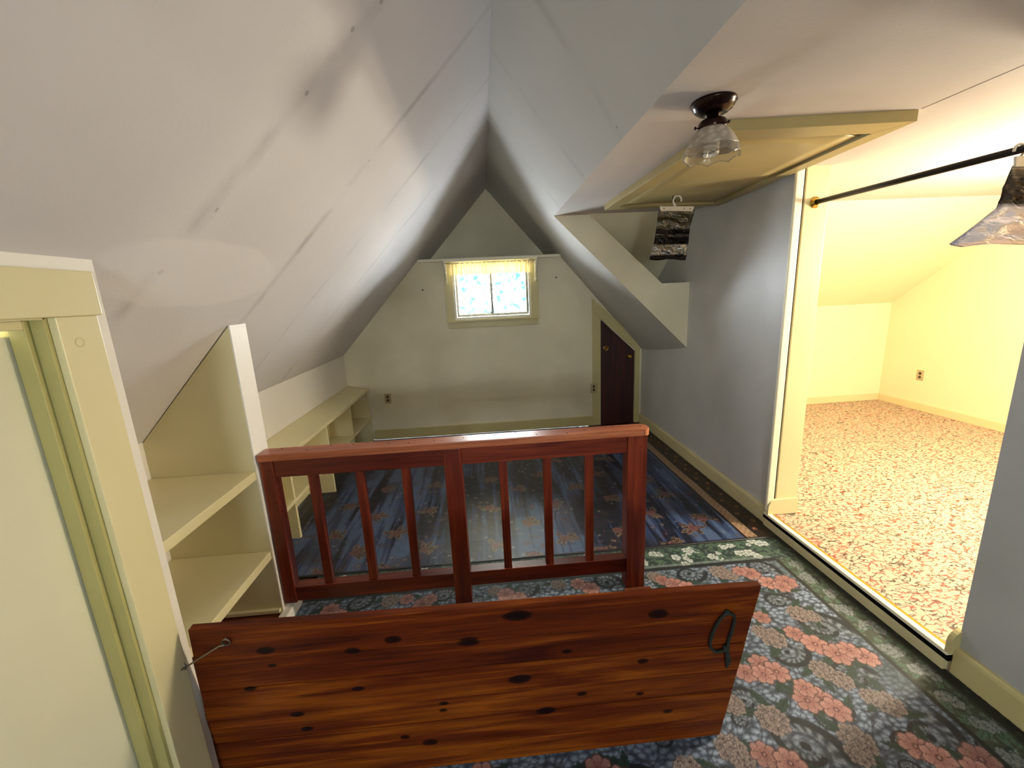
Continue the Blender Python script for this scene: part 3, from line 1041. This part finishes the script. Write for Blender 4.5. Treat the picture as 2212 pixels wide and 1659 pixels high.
wb('side_casing', -0.405, -0.318, 1.345, 1.985, -.018, 0.0, M['trim_olive'])
wb('side_casing', 0.548, 0.632, 1.345, 1.985, -.018, 0.0, M['trim_olive'])
wb('sill', -0.415, 0.642, 1.325, 1.347, -.045, 0.02, M['trim_olive'])
wb('apron', -0.395, 0.622, 1.258, 1.325, -.018, 0.0, M['trim_olive'])
wb('frame_bottom', -0.322, 0.552, 1.347, 1.372, .0, .10, M['vinyl'])
wb('frame_top', -0.322, 0.552, 1.93, 1.955, .0, .10, M['vinyl'])
wb('frame_side', -0.322, -0.296, 1.372, 1.93, .0, .10, M['vinyl'])
wb('frame_side', 0.526, 0.552, 1.372, 1.93, .0, .10, M['vinyl'])
for nm, xa, xb, ya in (('sliding_sash', -0.294, 0.122, .045), ('fixed_sash', 0.096, 0.524, .018)):
    s = wb(nm, xa, xb, 1.374, 1.404, ya, ya + .022, M['vinyl'])
    bm = bmesh.new()
    add_box(bm, (xa - ox, ya, 1.404 - oz), (xa + .026 - ox, ya + .022, 1.90 - oz))
    add_box(bm, (xb - .026 - ox, ya, 1.404 - oz), (xb - ox, ya + .022, 1.90 - oz))
    add_box(bm, (xa - ox, ya, 1.90 - oz), (xb - ox, ya + .022, 1.928 - oz))
    st_ = link('stile', bm, M['mull'] if nm == 'fixed_sash' else M['vinyl'], s)
    st_['label'] = 'grey meeting stile' if nm == 'fixed_sash' else 'cream sash stile'
    link('pane', box((xa + .026 - ox, ya + .009, 1.404 - oz), (xb - .026 - ox, ya + .013, 1.90 - oz)), M['glass'], s)
wb('latch', 0.085, 0.10, 1.404, 1.425, .006, .018, M['mull'], 0.002)

# curtain shelf with scalloped brackets
cs = thing('curtain_shelf', 'narrow cream curtain shelf with scalloped brackets over the small window', 'shelf', (0.112, YG, 1.985))
link('top_board', box((-0.505, -.15, -0.006), (0.505, -0.066, 0.016), 0.003), M['ledge'], cs)
link('front_board', box((-0.505, -.162, -0.016), (0.505, -0.15, 0.016), 0.003), M['ledge'], cs)


def bracket():
    pts = [(0, 0, -0.006), (0, -.155, -0.006), (0, -.155, -.045)]
    y, z = -.150, -.045
    for k in range(4):
        zc = -.045 - k * .048
        yb = -.150 + k * .020
        for a in (0.15, 0.5, 0.85):
            pts.append((0, yb + .016 * math.sin(math.pi * a), zc - .048 * a))
    pts += [(0, -.07, -.245), (0, -.055, -.25), (0, 0, -.25)]
    return pts


b1 = link('bracket', prism(bracket(), (0.014, 0, 0)), M['ledge'], cs)
b1.location = (-0.498, -.005, 0)
b2 = b1.copy()
C.objects.link(b2)
b2.parent = cs
b2.location = (0.484, -.005, 0)

# ruffled valance on its rod
bm = bmesh.new()
nx_, nz_ = 220, 14
g = []
for j in range(nz_ + 1):
    v = j / nz_
    row = []
    for i in range(nx_ + 1):
        u = i / nx_
        x = -0.455 + 0.91 * u
        amp = 0.012 + 0.010 * v
        y = -.105 + amp * math.sin(u * 2 * math.pi * 19 + 1.3 * math.sin(u * 17)) + .006 * math.sin(u * 91)
        z = -0.022 - 0.125 * v - (0.008 * abs(math.sin(u * math.pi * 30)) if j == nz_ else 0)
        row.append(bm.verts.new((x, y, z)))
    g.append(row)
for j in range(nz_):
    for i in range(nx_):
        bm.faces.new((g[j][i], g[j][i + 1], g[j + 1][i + 1], g[j + 1][i]))
val = thing('curtain_valance', 'short ruffled cream valance hanging in front of the window top', 'curtain', (0.112, YG, 1.985))
link('cloth', bm, M['sheer'], val, True)
bm = bmesh.new()
add_tube(bm, [(-.484, -.105, -.03), (.484, -.105, -.03)], .006)
link('curtain_rod', bm, M['hanger'], val, True)
bm = bmesh.new()
for i in range(44):
    bmesh.ops.create_icosphere(bm, subdivisions=1, radius=.0055, matrix=Matrix.Translation((-0.45 + i * .9 / 43, -.105 + .018 * math.sin(i * 2.7), -.158)))
lt = link('lace_edge', bm, M['sheer'], val, True)
lt['kind'] = 'stuff'

# nails in the far wall
for x, z, s in ((-0.65, 1.69, 'left of the window'), (0.84, 1.76, 'right of the window')):
    bm = bmesh.new()
    add_tube(bm, [(0, 0, 0), (0, -.022, .006)], [.0035, .0035], 6)
    add_tube(bm, [(0, -.022, .006), (0, -.025, .007)], [.008, .008], 8)
    n = link('nail', bm, M['black'], None)
    n.location = (x, YG, z)
    tag(n, 'small dark nail in the cream far wall ' + s, 'nail', 'nails beside the window')

# ------------------------------------------------------------------ doors
d2 = thing('door_2', 'dark red brown slanted closet door in the far right corner', 'door', (1.35, YG, 0.0), kind='structure')
link('door_panel', prism([(.0, .02, -.012), (.415, .02, -.012), (.415, .02, .884), (.0, .02, 1.272)], (0, .03, 0), 0.003), M['door_wood'], d2)
link('side_casing', prism([(-.098, -.016, 0), (-.002, -.016, 0), (-.002, -.016, 1.285), (-.098, -.016, 1.378)], (0, .016, 0), 0.002), M['trim_olive'], d2)
link('side_casing', prism([(.413, -.016, 0), (.470, -.016, 0), (.470, -.016, .90), (.413, -.016, .90)], (0, .016, 0), 0.002), M['trim_olive'], d2)
link('head_casing', prism([(-.102, -.02, 1.378), (.413, -.02, .895), (.470, -.02, .895), (.470, -.02, .985), (-.102, -.02, 1.515)], (0, .02, 0), 0.002), M['trim_olive'], d2)
bm = bmesh.new()
prof = [(0.0, 0.0), (.024, 0.0), (.024, .006), (.010, .010), (.010, .028), (.022, .036), (.026, .046), (.020, .056), (0.0, .058)]
add_lathe(bm, prof, seg=20)
bmesh.ops.rotate(bm, verts=bm.verts, cent=(0, 0, 0), matrix=Matrix.Rotation(math.pi / 2, 3, 'X'))
k = link('knob', bm, M['brass'], d2, True)
k.location = (.345, .02, .82)
bm = bmesh.new()
add_lathe(bm, [(0.021, 0.0), (.030, 0.0), (.031, .005), (.027, .008), (.021, .005), (.021, 0)], seg=20)
add_lathe(bm, [(0, .001), (.010, .001), (.010, .005), (0, .005)], seg=12)
bmesh.ops.rotate(bm, verts=bm.verts, cent=(0, 0, 0), matrix=Matrix.Rotation(math.pi / 2, 3, 'X'))
k = link('finger_ring', bm, M['brass'], d2, True)
k.location = (.07, .02, .93)

d1 = thing('door_1', 'pale cream flat door in the near left wall', 'door', (DX, DY1, 0.0), kind='structure')
W_ = DY0 - DY1
link('door_panel', box((-.095, W_ + .004, .01), (-.062, -.008, 1.562), 0.002), M['door'], d1)
link('side_casing', box((0, .004, 0), (.018, .106, 1.598), 0.003), M['trim'], d1)
link('side_casing', box((0, W_ - .106, 0), (.018, W_ - .004, 1.598), 0.003), M['trim'], d1)
link('head_casing', box((0, W_ - .12, 1.598), (.021, .118, 1.70), 0.003), M['trim'], d1)
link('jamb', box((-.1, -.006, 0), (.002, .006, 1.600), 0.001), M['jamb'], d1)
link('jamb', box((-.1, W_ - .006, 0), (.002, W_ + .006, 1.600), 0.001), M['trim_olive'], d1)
link('head_jamb', box((-.1, W_, 1.594), (.002, 0, 1.606), 0.001), M['trim'], d1)
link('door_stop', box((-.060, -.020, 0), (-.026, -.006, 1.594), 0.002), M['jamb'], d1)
link('door_stop', box((-.060, W_ + .006, 1.575), (-.026, -.020, 1.594), 0.002), M['trim'], d1)
bm = bmesh.new()
add_lathe(bm, [(.0092, 0), (.0112, 0.0), (.0112, .0007), (.0092, .0007), (.0092, 0)], seg=20)
bmesh.ops.rotate(bm, verts=bm.verts, cent=(0, 0, 0), matrix=Matrix.Rotation(math.pi / 2, 3, 'Y'))
k = link('knot', bm, M['trim_olive'], d1, True)
k.location = (.018, .045, 1.54)

# ------------------------------------------------------------------ alcove shelves on the left
al = thing('alcove_shelf', 'cream built-in alcove shelves between left door wall and white end panel', 'shelf', (-1.125, 1.92, 0.0))
pz = lz(-1.125)
link('end_panel', prism([(0, 0, .055), (0, 0, pz - .006), (LX + 1.125, 0, lz(LX) - .004), (LX + 1.125, 0, .055)], (0, .125, 0), 0.002), M['shelf'], al)
for z in (.835, .408):
    link('shelf_board', box((LX + 1.127, 1.116 - 1.92, z - .042), (-.002, -.001, z), 0.003), M['shelf'], al)
ep = link('face_strip', prism([(0, -.001, .055), (0, .126, .055), (0, .126, pz - .004), (0, -.001, pz - .004)], (.006, 0, 0)), M['white'], al)
ep['label'] = 'white front edge of the panel'
link('base_molding', box((LX + 1.127, -.018, .062), (-.004, 0, .082), 0.003), M['shelf'], al)
link('base_board', box((LX + 1.127, 1.116 - 1.92, -.012), (-.004, 0, .052), 0.002), M['tread'], al)
link('plinth_block', box((.0, -.045, -.012), (.040, .125, .062), 0.002), M['white'], al)

# ------------------------------------------------------------------ low bookcase under the left slope
lb = thing('low_bookcase', 'long low cream bookcase with open cubbies along the left wall', 'bookcase', (LX, 2.05, 0.0))
YL = YG - 2.05 - .002
bm = prism([(0.002, 0, .640), (.235, 0, .592), (.235, 0, .618), (0.002, 0, .666)], (0, YL, 0), 0.003)
link('top_board', bm, M['shelf'], lb)
link('middle_shelf', box((.002, 0, .268), (.236, YL, .294), 0.003), M['shelf'], lb)
link('back_panel', box((.001, 0, 0), (.008, YL, .64)), M['shelf'], lb)
for y in (0.012, 0.67, 1.37, 2.01, 2.64):
    for za, zb in ((0.0, .268), (.294, .592)):
        zz = .64 if za > .1 else .268
        o = link('divider', prism([(.008, y - .012, za), (.230, y - .012, za), (.230, y - .012, zb), (.008, y - .012, zz)], (0, .024, 0)), M['shelf'], lb)

# ------------------------------------------------------------------ stair railing
rl = thing('stair_railing', 'red brown pine stair railing with square balusters across the room', 'railing', (-1.113, 1.93, 0.0))


def rb(name, x0, x1, y0, y1, z0, z1, mat, bev=0.003):
    return link(name, box((x0 + 1.113, y0 - 1.93, z0), (x1 + 1.113, y1 - 1.93, z1), bev), mat, rl)


pts = [(0, -.008, 0), (1.88, -.008, 0)]
for k in range(7):
    a = -math.pi / 2 + k * math.pi / 12
    pts.append((1.885 + .032 * math.cos(a), .024 + .032 * math.sin(a), 0))
for k in range(7):
    a = k * math.pi / 12
    pts.append((1.885 + .032 * math.cos(a), .053 + .032 * math.sin(a), 0))
pts += [(0, .085, 0)]
bm = prism([(p[0], p[1], .876) for p in pts], (0, 0, .036), 0.004)
link('top_cap', bm, M['cap'], rl)
bm = bmesh.new()
for i in range(15):
    add_lathe(bm, [(0, 0.0), (.0042, 0.0), (.0042, .0007), (0, .0007)], (.08 + i * .128 + rng.uniform(-.03, .03), rng.uniform(.01, .07), .9118), 8)
link('nail_plug', bm, M['dark_gap'], rl, kind='stuff')
rb('post', -1.113, -1.052, 1.934, 1.995, .09, .876, M['railing_v'])
rb('post', -0.238, -0.150, 1.930, 2.005, 0.0, .876, M['railing_v'])
rb('post', 0.690, 0.790, 1.930, 2.008, 0.0, .876, M['railing_v'])
rb('top_rail', -1.052, -0.238, 1.940, 1.985, .786, .876, M['railing'])
rb('top_rail', -0.150, 0.690, 1.940, 1.985, .786, .876, M['railing'])
rb('bottom_rail', -1.09, -0.238, 1.940, 2.0, .096, .176, M['railing'])
rb('bottom_rail', -0.150, 0.690, 1.940, 2.0, .096, .176, M['railing'])
b0 = None
for x in (-0.883, -0.656, -0.432, 0.053, 0.278, 0.495):
    if b0 is None:
        b0 = link('baluster', box((-.021, .018, .176), (.021, .052, .786), 0.003), M['railing_v'], rl)
        o = b0
    else:
        o = b0.copy()
        C.objects.link(o)
        o.parent = rl
    o.location = (x + 1.113, 0, 0)

# ------------------------------------------------------------------ wooden trapdoor standing open
tp = thing('trapdoor', 'open stair trapdoor of knotty stained pine planks in front of the railing', 'trapdoor', (-0.925, 1.165, 0.0), (math.radians(6.0), 0, 0))
# measured knots, in plank coordinates (across, up)
knots = [(0.972, 0.655, 0.022), (1.415, 0.607, 0.017), (0.594, 0.606, 0.014), (0.82, 0.567, 0.02), (0.471, 0.577, 0.014), (0.223, 0.61, 0.014), (1.126, 0.486, 0.009), (0.972, 0.389, 0.02), (1.378, 0.413, 0.011), (0.721, 0.313, 0.009), (0.716, 0.282, 0.009), (1.178, 0.29, 0.01), (1.378, 0.261, 0.009), (1.056, 0.23, 0.016), (0.26, 0.333, 0.013), (0.463, 0.419, 0.01), (0.146, 0.465, 0.011), (1.482, 0.162, 0.011), (0.659, 0.138, 0.015), (0.58, 0.178, 0.01), (0.229, 0.548, 0.008), (0.277, 0.264, 0.01)]
M['pine'] = wood('stained_knotty_pine', col(146, 76, 12), col(100, 38, 5), col(54, 12, 2), 'X', 0.42, knots=knots, ref=tp, spec=0.2, grain=0.8)
seams = [0.006, .104, .229, .329, .448, .556, .684]
for k in range(6):
    z0, z1 = seams[k] + .0012, seams[k + 1] - .0012
    y = -.020 - .0014 * (k % 2)
    xr = lambda z: 1.688 + .077 * z
    xl = lambda z: -.055 + .125 * z
    f = 1.045
    link('plank', prism([(xl(z0), y, z0 * f), (xr(z0), y, z0), (xr(z1), y, z1), (xl(z1), y, z1 * f)], (0, -y, 0), .0022), M['pine'], tp)
for x in (.2, .78, 1.42):
    link('batten', box((x, 0, .05), (x + .09, .02, .64), 0.003), M['tread'], tp)
# cord handle tied on the right side
bm = bmesh.new()
loop = [(x, -.031, z) for x, z in ((1.639, .592), (1.658, .582), (1.663, .561), (1.660, .514), (1.655, .478), (1.653, .441), (1.638, .435), (1.615, .434), (1.597, .457), (1.593, .486), (1.601, .533), (1.615, .571), (1.625, .587))]
dense = []
n = len(loop)
for i in range(n):
    p0, p1, p2, p3 = (Vector(loop[(i + d) % n]) for d in (-1, 0, 1, 2))
    for s in (0, .25, .5, .75):
        dense.append(0.5 * ((2 * p1) + (-p0 + p2) * s + (2 * p0 - 5 * p1 + 4 * p2 - p3) * s * s + (-p0 + 3 * p1 - 3 * p2 + p3) * s ** 3))
add_tube(bm, dense, .0048, 8, True)
add_tube(bm, [(1.650, -.030, .446), (1.658, -.031, .415), (1.670, -.030, .390), (1.666, -.030, .378)], [.006, .0075, .005, .007], 8)
add_tube(bm, [(1.652, -.030, .440), (1.658, -.031, .405), (1.664, -.030, .372), (1.664, -.029, .356)], [.006, .005, .006, .004], 8)
bmesh.ops.create_icosphere(bm, subdivisions=2, radius=.011, matrix=Matrix.Translation((1.651, -.030, .444)))
bmesh.ops.create_icosphere(bm, subdivisions=2, radius=.010, matrix=Matrix.Translation((1.637, -.026, .592)))
hd = link('cord_handle', bm, M['cord'], tp, True)
hd['label'] = 'dark knotted cord loop'
bm = bmesh.new()
e_ = [(.135 + .011 * math.cos(a), -.030 + .0 * a, .664 + .011 * math.sin(a)) for a in [k * 2 * math.pi / 10 for k in range(10)]]
add_tube(bm, e_, .0022, 6, True)
add_tube(bm, [(.135, -.018, .675), (.135, -.030, .675)], .0025, 6)
bmesh.ops.translate(bm, verts=bm.verts, vec=(-.006, 0, .002))
link('screw_eye', bm, M['steel'], tp, True)

# hook and eye from the wall corner to the trapdoor
hk = thing('door_hook', 'long wire hook from the white wall corner to the trapdoor edge', 'hook', (DX, 1.066, .592))
p0, p1 = Vector((.012, -.016, .0)), Vector((.140, -.010, .070))
bm = bmesh.new()
pp = [p0 + (p1 - p0) * s for s in (0, .25, .5, .75, .93)]
pp += [p1 + Vector((.004, 0, -.004)), p1 + Vector((.008, .010, -.010)), p1 + Vector((.002, .012, -.014))]
add_tube(bm, pp, .0026, 8)
link('wire_hook', bm, M['steel'], hk, True)
bm = bmesh.new()
add_tube(bm, [(.012 + .010 * math.cos(a), -.004, .010 * math.sin(a)) for a in [k * 2 * math.pi / 12 for k in range(12)]], .0026, 6, True)
add_tube(bm, [(-.012, -.002, -.012), (.006, -.004, -.006)], .0032, 6)
link('screw_eye', bm, M['steel'], hk, True)

# ------------------------------------------------------------------ ceiling hatch
ch = thing('ceiling_hatch', 'cream plywood attic hatch framed in the flat ceiling', 'hatch', (0, 0, ZC))
O = [(0.985, 1.735), (1.735, 1.675), (1.838, 3.245), (0.955, 3.255)]      # outer corners: near left, near right, far right, far left
I = [(1.070, 1.845), (1.668, 1.800), (1.755, 3.165), (1.045, 3.170)]
for a, b in ((0, 1), (1, 2), (2, 3), (3, 0)):
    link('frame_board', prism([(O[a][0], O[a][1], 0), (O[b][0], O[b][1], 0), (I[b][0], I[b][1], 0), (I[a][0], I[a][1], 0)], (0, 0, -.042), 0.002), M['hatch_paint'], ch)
# plywood panel, sagging a little at its right edge
bm = bmesh.new()
g = []
for j in range(13):
    row = []
    for i in range(9):
        u, v = i / 8, j / 12
        xa, xb = I[0][0] + (I[3][0] - I[0][0]) * v + .004, I[1][0] + (I[2][0] - I[1][0]) * v - .016
        ya, yb = I[0][1] + .005, I[3][1] - .005
        row.append(bm.verts.new((xa + (xb - xa) * u, ya + (yb - ya) * v, -.028 + .008 * math.sin(math.pi * u) * math.sin(2.4 * math.pi * v) - .004 * u)))
    g.append(row)
for j in range(12):
    for i in range(8):
        bm.faces.new((g[j][i], g[j][i + 1], g[j + 1][i + 1], g[j + 1][i]))
ex = bmesh.ops.extrude_face_region(bm, geom=list(bm.faces))
bmesh.ops.translate(bm, verts=[v for v in ex['geom'] if isinstance(v, bmesh.types.BMVert)], vec=(0, 0, .008))
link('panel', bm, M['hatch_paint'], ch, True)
link('gap_shade_sheet', prism([(p[0], p[1], -.004) for p in I], (0, 0, .003)), M['dark_gap'], ch)  # black sheet stands in for the shade round the panel
bm = bmesh.new()
add_tube(bm, [(1.315, 2.885, -.03), (1.315, 2.885, -.062), (1.322, 2.885, -.070), (1.330, 2.885, -.064)], .0028, 6)
link('screw_hook', bm, M['black'], ch, True)

# ------------------------------------------------------------------ ceiling lamp
cl = thing('ceiling_lamp', 'bronze ceiling lamp with scalloped frosted glass shade and spiral bulb', 'lamp', (0.852, 1.572, ZC))
bm = bmesh.new()
prof = [(0, 0), (.074, 0), (.076, -.008), (.070, -.012), (.070, -.018), (.064, -.022), (.062, -.028), (.054, -.031), (.050, -.037), (.034, -.041), (.024, -.044), (.020, -.062), (0, -.062)]
add_lathe(bm, prof, seg=36)
link('canopy', bm, M['bronze'], cl, True)
bm = bmesh.new()
add_lathe(bm, [(0, -.058), (.022, -.058), (.042, -.062), (.048, -.070), (.047, -.092), (.044, -.094), (.040, -.074), (0, -.070)], seg=36)
link('shade_holder', bm, M['bronze'], cl, True)
for k in range(3):
    a = math.radians(178 + 120 * k)
    bm = bmesh.new()
    ca, sa = math.cos(a), math.sin(a)
    add_tube(bm, [(.045 * ca, .045 * sa, -.084), (.060 * ca, .060 * sa, -.084)], .0022, 6)
    add_tube(bm, [(.060 * ca, .060 * sa, -.084), (.064 * ca, .064 * sa, -.084)], .0055, 8)
    link('thumb_screw', bm, M['bronze'], cl, True)


def shade_r(t):                      # bell profile, t 0 neck .. 1 rim
    return .044 + .050 * math.sin(math.pi / 2 * t) ** .8


def scal(r, z, a):
    t = (-.086 - z) / .098
    k = max(0.0, t - .55) / .45
    s = abs(math.cos(a * 4))
    return r * (1 + .015 * k * s), z + .011 * k * (s - .4)


seg = 96
bm = bmesh.new()
outer = [(shade_r(i / 16), -.086 - .098 * i / 16) for i in range(17)]
prof = outer[:12] + [(r - .003, z) for r, z in outer[:12]][::-1]
add_lathe(bm, prof + prof[:1], seg=seg, fn=scal)
bmesh.ops.remove_doubles(bm, verts=bm.verts, dist=1e-6)
sh = link('glass_shade', bm, M['frost'], cl, True)
bm = bmesh.new()
prof = outer[11:] + [(r - .003, z) for r, z in outer[11:]][::-1]
add_lathe(bm, prof + prof[:1], seg=seg, fn=scal)
bmesh.ops.remove_doubles(bm, verts=bm.verts, dist=1e-6)
rm = link('clear_rim', bm, M['clear'], sh, True)
rm['label'] = 'clear scalloped glass rim'
bm = bmesh.new()
hp = []
for i in range(90):
    a = i / 90 * 2 * math.pi * 3.6
    hp.append((.021 * math.cos(a), .021 * math.sin(a), -.124 - .050 * i / 90))
add_tube(bm, hp, .0062, 8)
bl = link('spiral_bulb', bm, M['bulb'], cl, True)
bm = bmesh.new()
add_lathe(bm, [(0, -.070), (.014, -.070), (.014, -.100), (.020, -.102), (.020, -.114), (.012, -.120), (0, -.120)], seg=20)
link('bulb_base', bm, M['hanger'], bl, True)

# ------------------------------------------------------------------ clothes rod across the opening
rd = thing('clothes_rod', 'black clothes rod across the side room opening', 'rod', (1.925, 2.392, 2.033))
bm = bmesh.new()
add_tube(bm, [(0, -.004, 0), (0, -.55, -.010), (0, -1.092, -.020)], .0135, 16)
link('rod', bm, M['black'], rd, True)
for y, s in ((0.0, -1), (-1.098, 1)):
    bm = bmesh.new()
    add_lathe(bm, [(0, 0), (.031, 0), (.031, .004), (.020, .008), (.019, .016), (.0145, .016), (.0145, .006), (0, .006)], seg=24)
    bmesh.ops.rotate(bm, verts=bm.verts, cent=(0, 0, 0), matrix=Matrix.Rotation(math.pi / 2 * (1 if s < 0 else -1), 3, 'X'))
    f = link('flange', bm, M['brass'], rd, True)
    f.location = (0, y, 0 if s < 0 else -.02)
    f['label'] = 'brass rod flange'


# ------------------------------------------------------------------ moisture bags
def crook(bm, r=.030, stem=.022):
    """plastic hanger hook, open to the right"""
    pts = []
    for k in range(15):
        a = math.radians(-20 + k * 17)
        pts.append((r * math.cos(a), 0, stem + r + r * math.sin(a)))
    pts = pts[::-1]
    pts = [(-.012, 0, 0), (-.016, 0, stem * .7)] + [(-r * .98, 0, stem + r * .6)] + [p for p in pts if not (p[0] < 0 and p[2] < stem + r * .75)]
    add_tube(bm, pts, [.010, .008] + [.0062] * (len(pts) - 2), 8)


def pouch(zs_w, thick, seed, lean=None):
    """crinkled flat pouch; zs_w = [(z, x_left, x_right)], front and back sheets joined at the rim"""
    rr = np.random.default_rng(seed)
    nx, nz = 30, 46
    zk = [p[0] for p in zs_w]
    ph = rr.uniform(0, 6.3, 8)
    bm = bmesh.new()
    sheets = []
    for side in (-1, 1):
        rows = []
        for j in range(nz + 1):
            v = j / nz
            z = zk[0] + (zk[-1] - zk[0]) * v
            xl = np.interp(-z, [-q for q in zk], [p[1] for p in zs_w])
            xr = np.interp(-z, [-q for q in zk], [p[2] for p in zs_w])
            row = []
            for i in range(nx + 1):
                u = i / nx
                bulge = math.sin(math.pi * u) ** .6 * math.sin(math.pi * min(1, max(0, v))) ** .5
                wr = .0075 * math.sin(v * 34 + 2.2 * math.sin(u * 5 + ph[0]) + ph[1]) + .005 * math.sin(u * 19 + v * 11 + ph[2]) + .0035 * math.sin(u * 37 - v * 29 + ph[3])
                edge = math.sin(math.pi * u) ** .5 * math.sin(math.pi * v) ** .4 if 0 < u < 1 and 0 < v < 1 else 0
                y = side * (thick * bulge) + wr * edge + .006 * math.sin(v * 5 + ph[4])
                zz = z + (.004 * math.sin(u * 9 + ph[5]) if j == nz else 0)
                row.append(bm.verts.new((xl + (xr - xl) * u, y, zz)))
            rows.append(row)
        for j in range(nz):
            for i in range(nx):
                bm.faces.new((rows[j][i], rows[j][i + 1], rows[j + 1][i + 1], rows[j + 1][i]))
        sheets.append(rows)
    bmesh.ops.remove_doubles(bm, verts=bm.verts, dist=1e-5)
    return bm


def hanger_bar(bm, w, zt=0.0, h=.030):
    add_prism(bm, [(-w, -.004, zt), (w, -.004, zt), (w - .006, -.004, zt - h), (-w + .006, -.004, zt - h)], (0, .008, 0))


b = thing('moisture_bag', 'smoky plastic moisture bag on white hanger below the ceiling hatch', 'bag', (1.345, 2.885, 2.128), (0, math.radians(2.0), 0), 'hanging moisture bags')
bm = bmesh.new()
hanger_bar(bm, .117)
crook(bm, .028, .012)
hg = link('hanger', bm, M['hanger'], b, False)
for x in (-.09, .05, .09):
    bm = bmesh.new()
    add_lathe(bm, [(0, 0), (.004, 0), (.004, .001), (0, .001)], seg=8)
    bmesh.ops.rotate(bm, verts=bm.verts, cent=(0, 0, 0), matrix=Matrix.Rotation(math.pi / 2, 3, 'X'))
    ho = link('rivet', bm, M['outlet_dark'], hg)
    ho.location = (x, -.0042, -.014)
link('pouch', pouch([(-.018, -.125, .128), (-.06, -.128, .122), (-.13, -.132, .105), (-.22, -.145, .098), (-.30, -.165, .09), (-.345, -.172, .085)], .013, 3), M['bag'], b, True)

b = thing('foil_moisture_bag', 'silver foil moisture bag flaring out on the black clothes rod', 'bag', (2.005, 1.47, 1.995), (0, 0, 0), 'hanging moisture bags')
bm = bmesh.new()
hanger_bar(bm, .092, 0.0, .034)
pts = [(.012, 0, -.002), (.010, 0, .012)] + [(.024 * math.cos(a) - .080, 0, .022 + .024 * math.sin(a)) for a in []]
link('hanger_bar', bm, M['hanger'], b)
bm = bmesh.new()
hk_ = [(-.080 + .0205 * math.cos(a), .0, .020 + .0205 * math.sin(a)) for a in [math.radians(-60 + 25 * k) for k in range(11)]]
add_tube(bm, [(-.060, 0, -.006)] + hk_, .0045, 8)
link('hook', bm, M['hanger'], b, True)
link('pouch', pouch([(-.028, -.090, .092), (-.07, -.100, .10), (-.11, -.112, .112), (-.14, -.118, .12), (-.17, -.131, .14), (-.215, -.192, .19), (-.262, -.255, .26), (-.292, -.298, .30), (-.300, -.240, .25)], .022, 11), M['foil'], b, True)


# ------------------------------------------------------------------ outlets
def outlet(label, loc, rz):
    o = thing('wall_outlet', label, 'outlet', loc, (0, 0, rz), 'wall outlets')
    link('cover_plate', box((-.036, -.006, -.058), (.036, 0, .058), 0.003), M['outlet'], o)
    for z in (-.021, .021):
        bm = bmesh.new()
        add_lathe(bm, [(0, 0), (.0155, 0), (.0155, .003), (0, .003)], seg=16)
        bmesh.ops.rotate(bm, verts=bm.verts, cent=(0, 0, 0), matrix=Matrix.Rotation(math.pi / 2, 3, 'X'))
        s = link('socket', bm, M['outlet_dark'], o)
        s.location = (0, -.005, z)
    return o


outlet('tan outlet on the far wall beside the low bookcase', (-1.163, YG, .487), 0)
outlet('tan outlet overlapping the casing of the dark closet door', (1.262, YG - .018, .465), 0)
outlet('tan outlet on the yellow right wall of the side room', (4.93, 4.29, .485), -math.pi / 2)

# faint crease strip on the flat ceiling running to the hatch corner
struct('trim_5', box((1.741, -0.4, ZC - .0015), (1.775, 1.672, ZC + .001), 0.001), M['ceil_flat'], 'faint painted joint strip on the flat ceiling beside the hatch', 'ceiling strip')
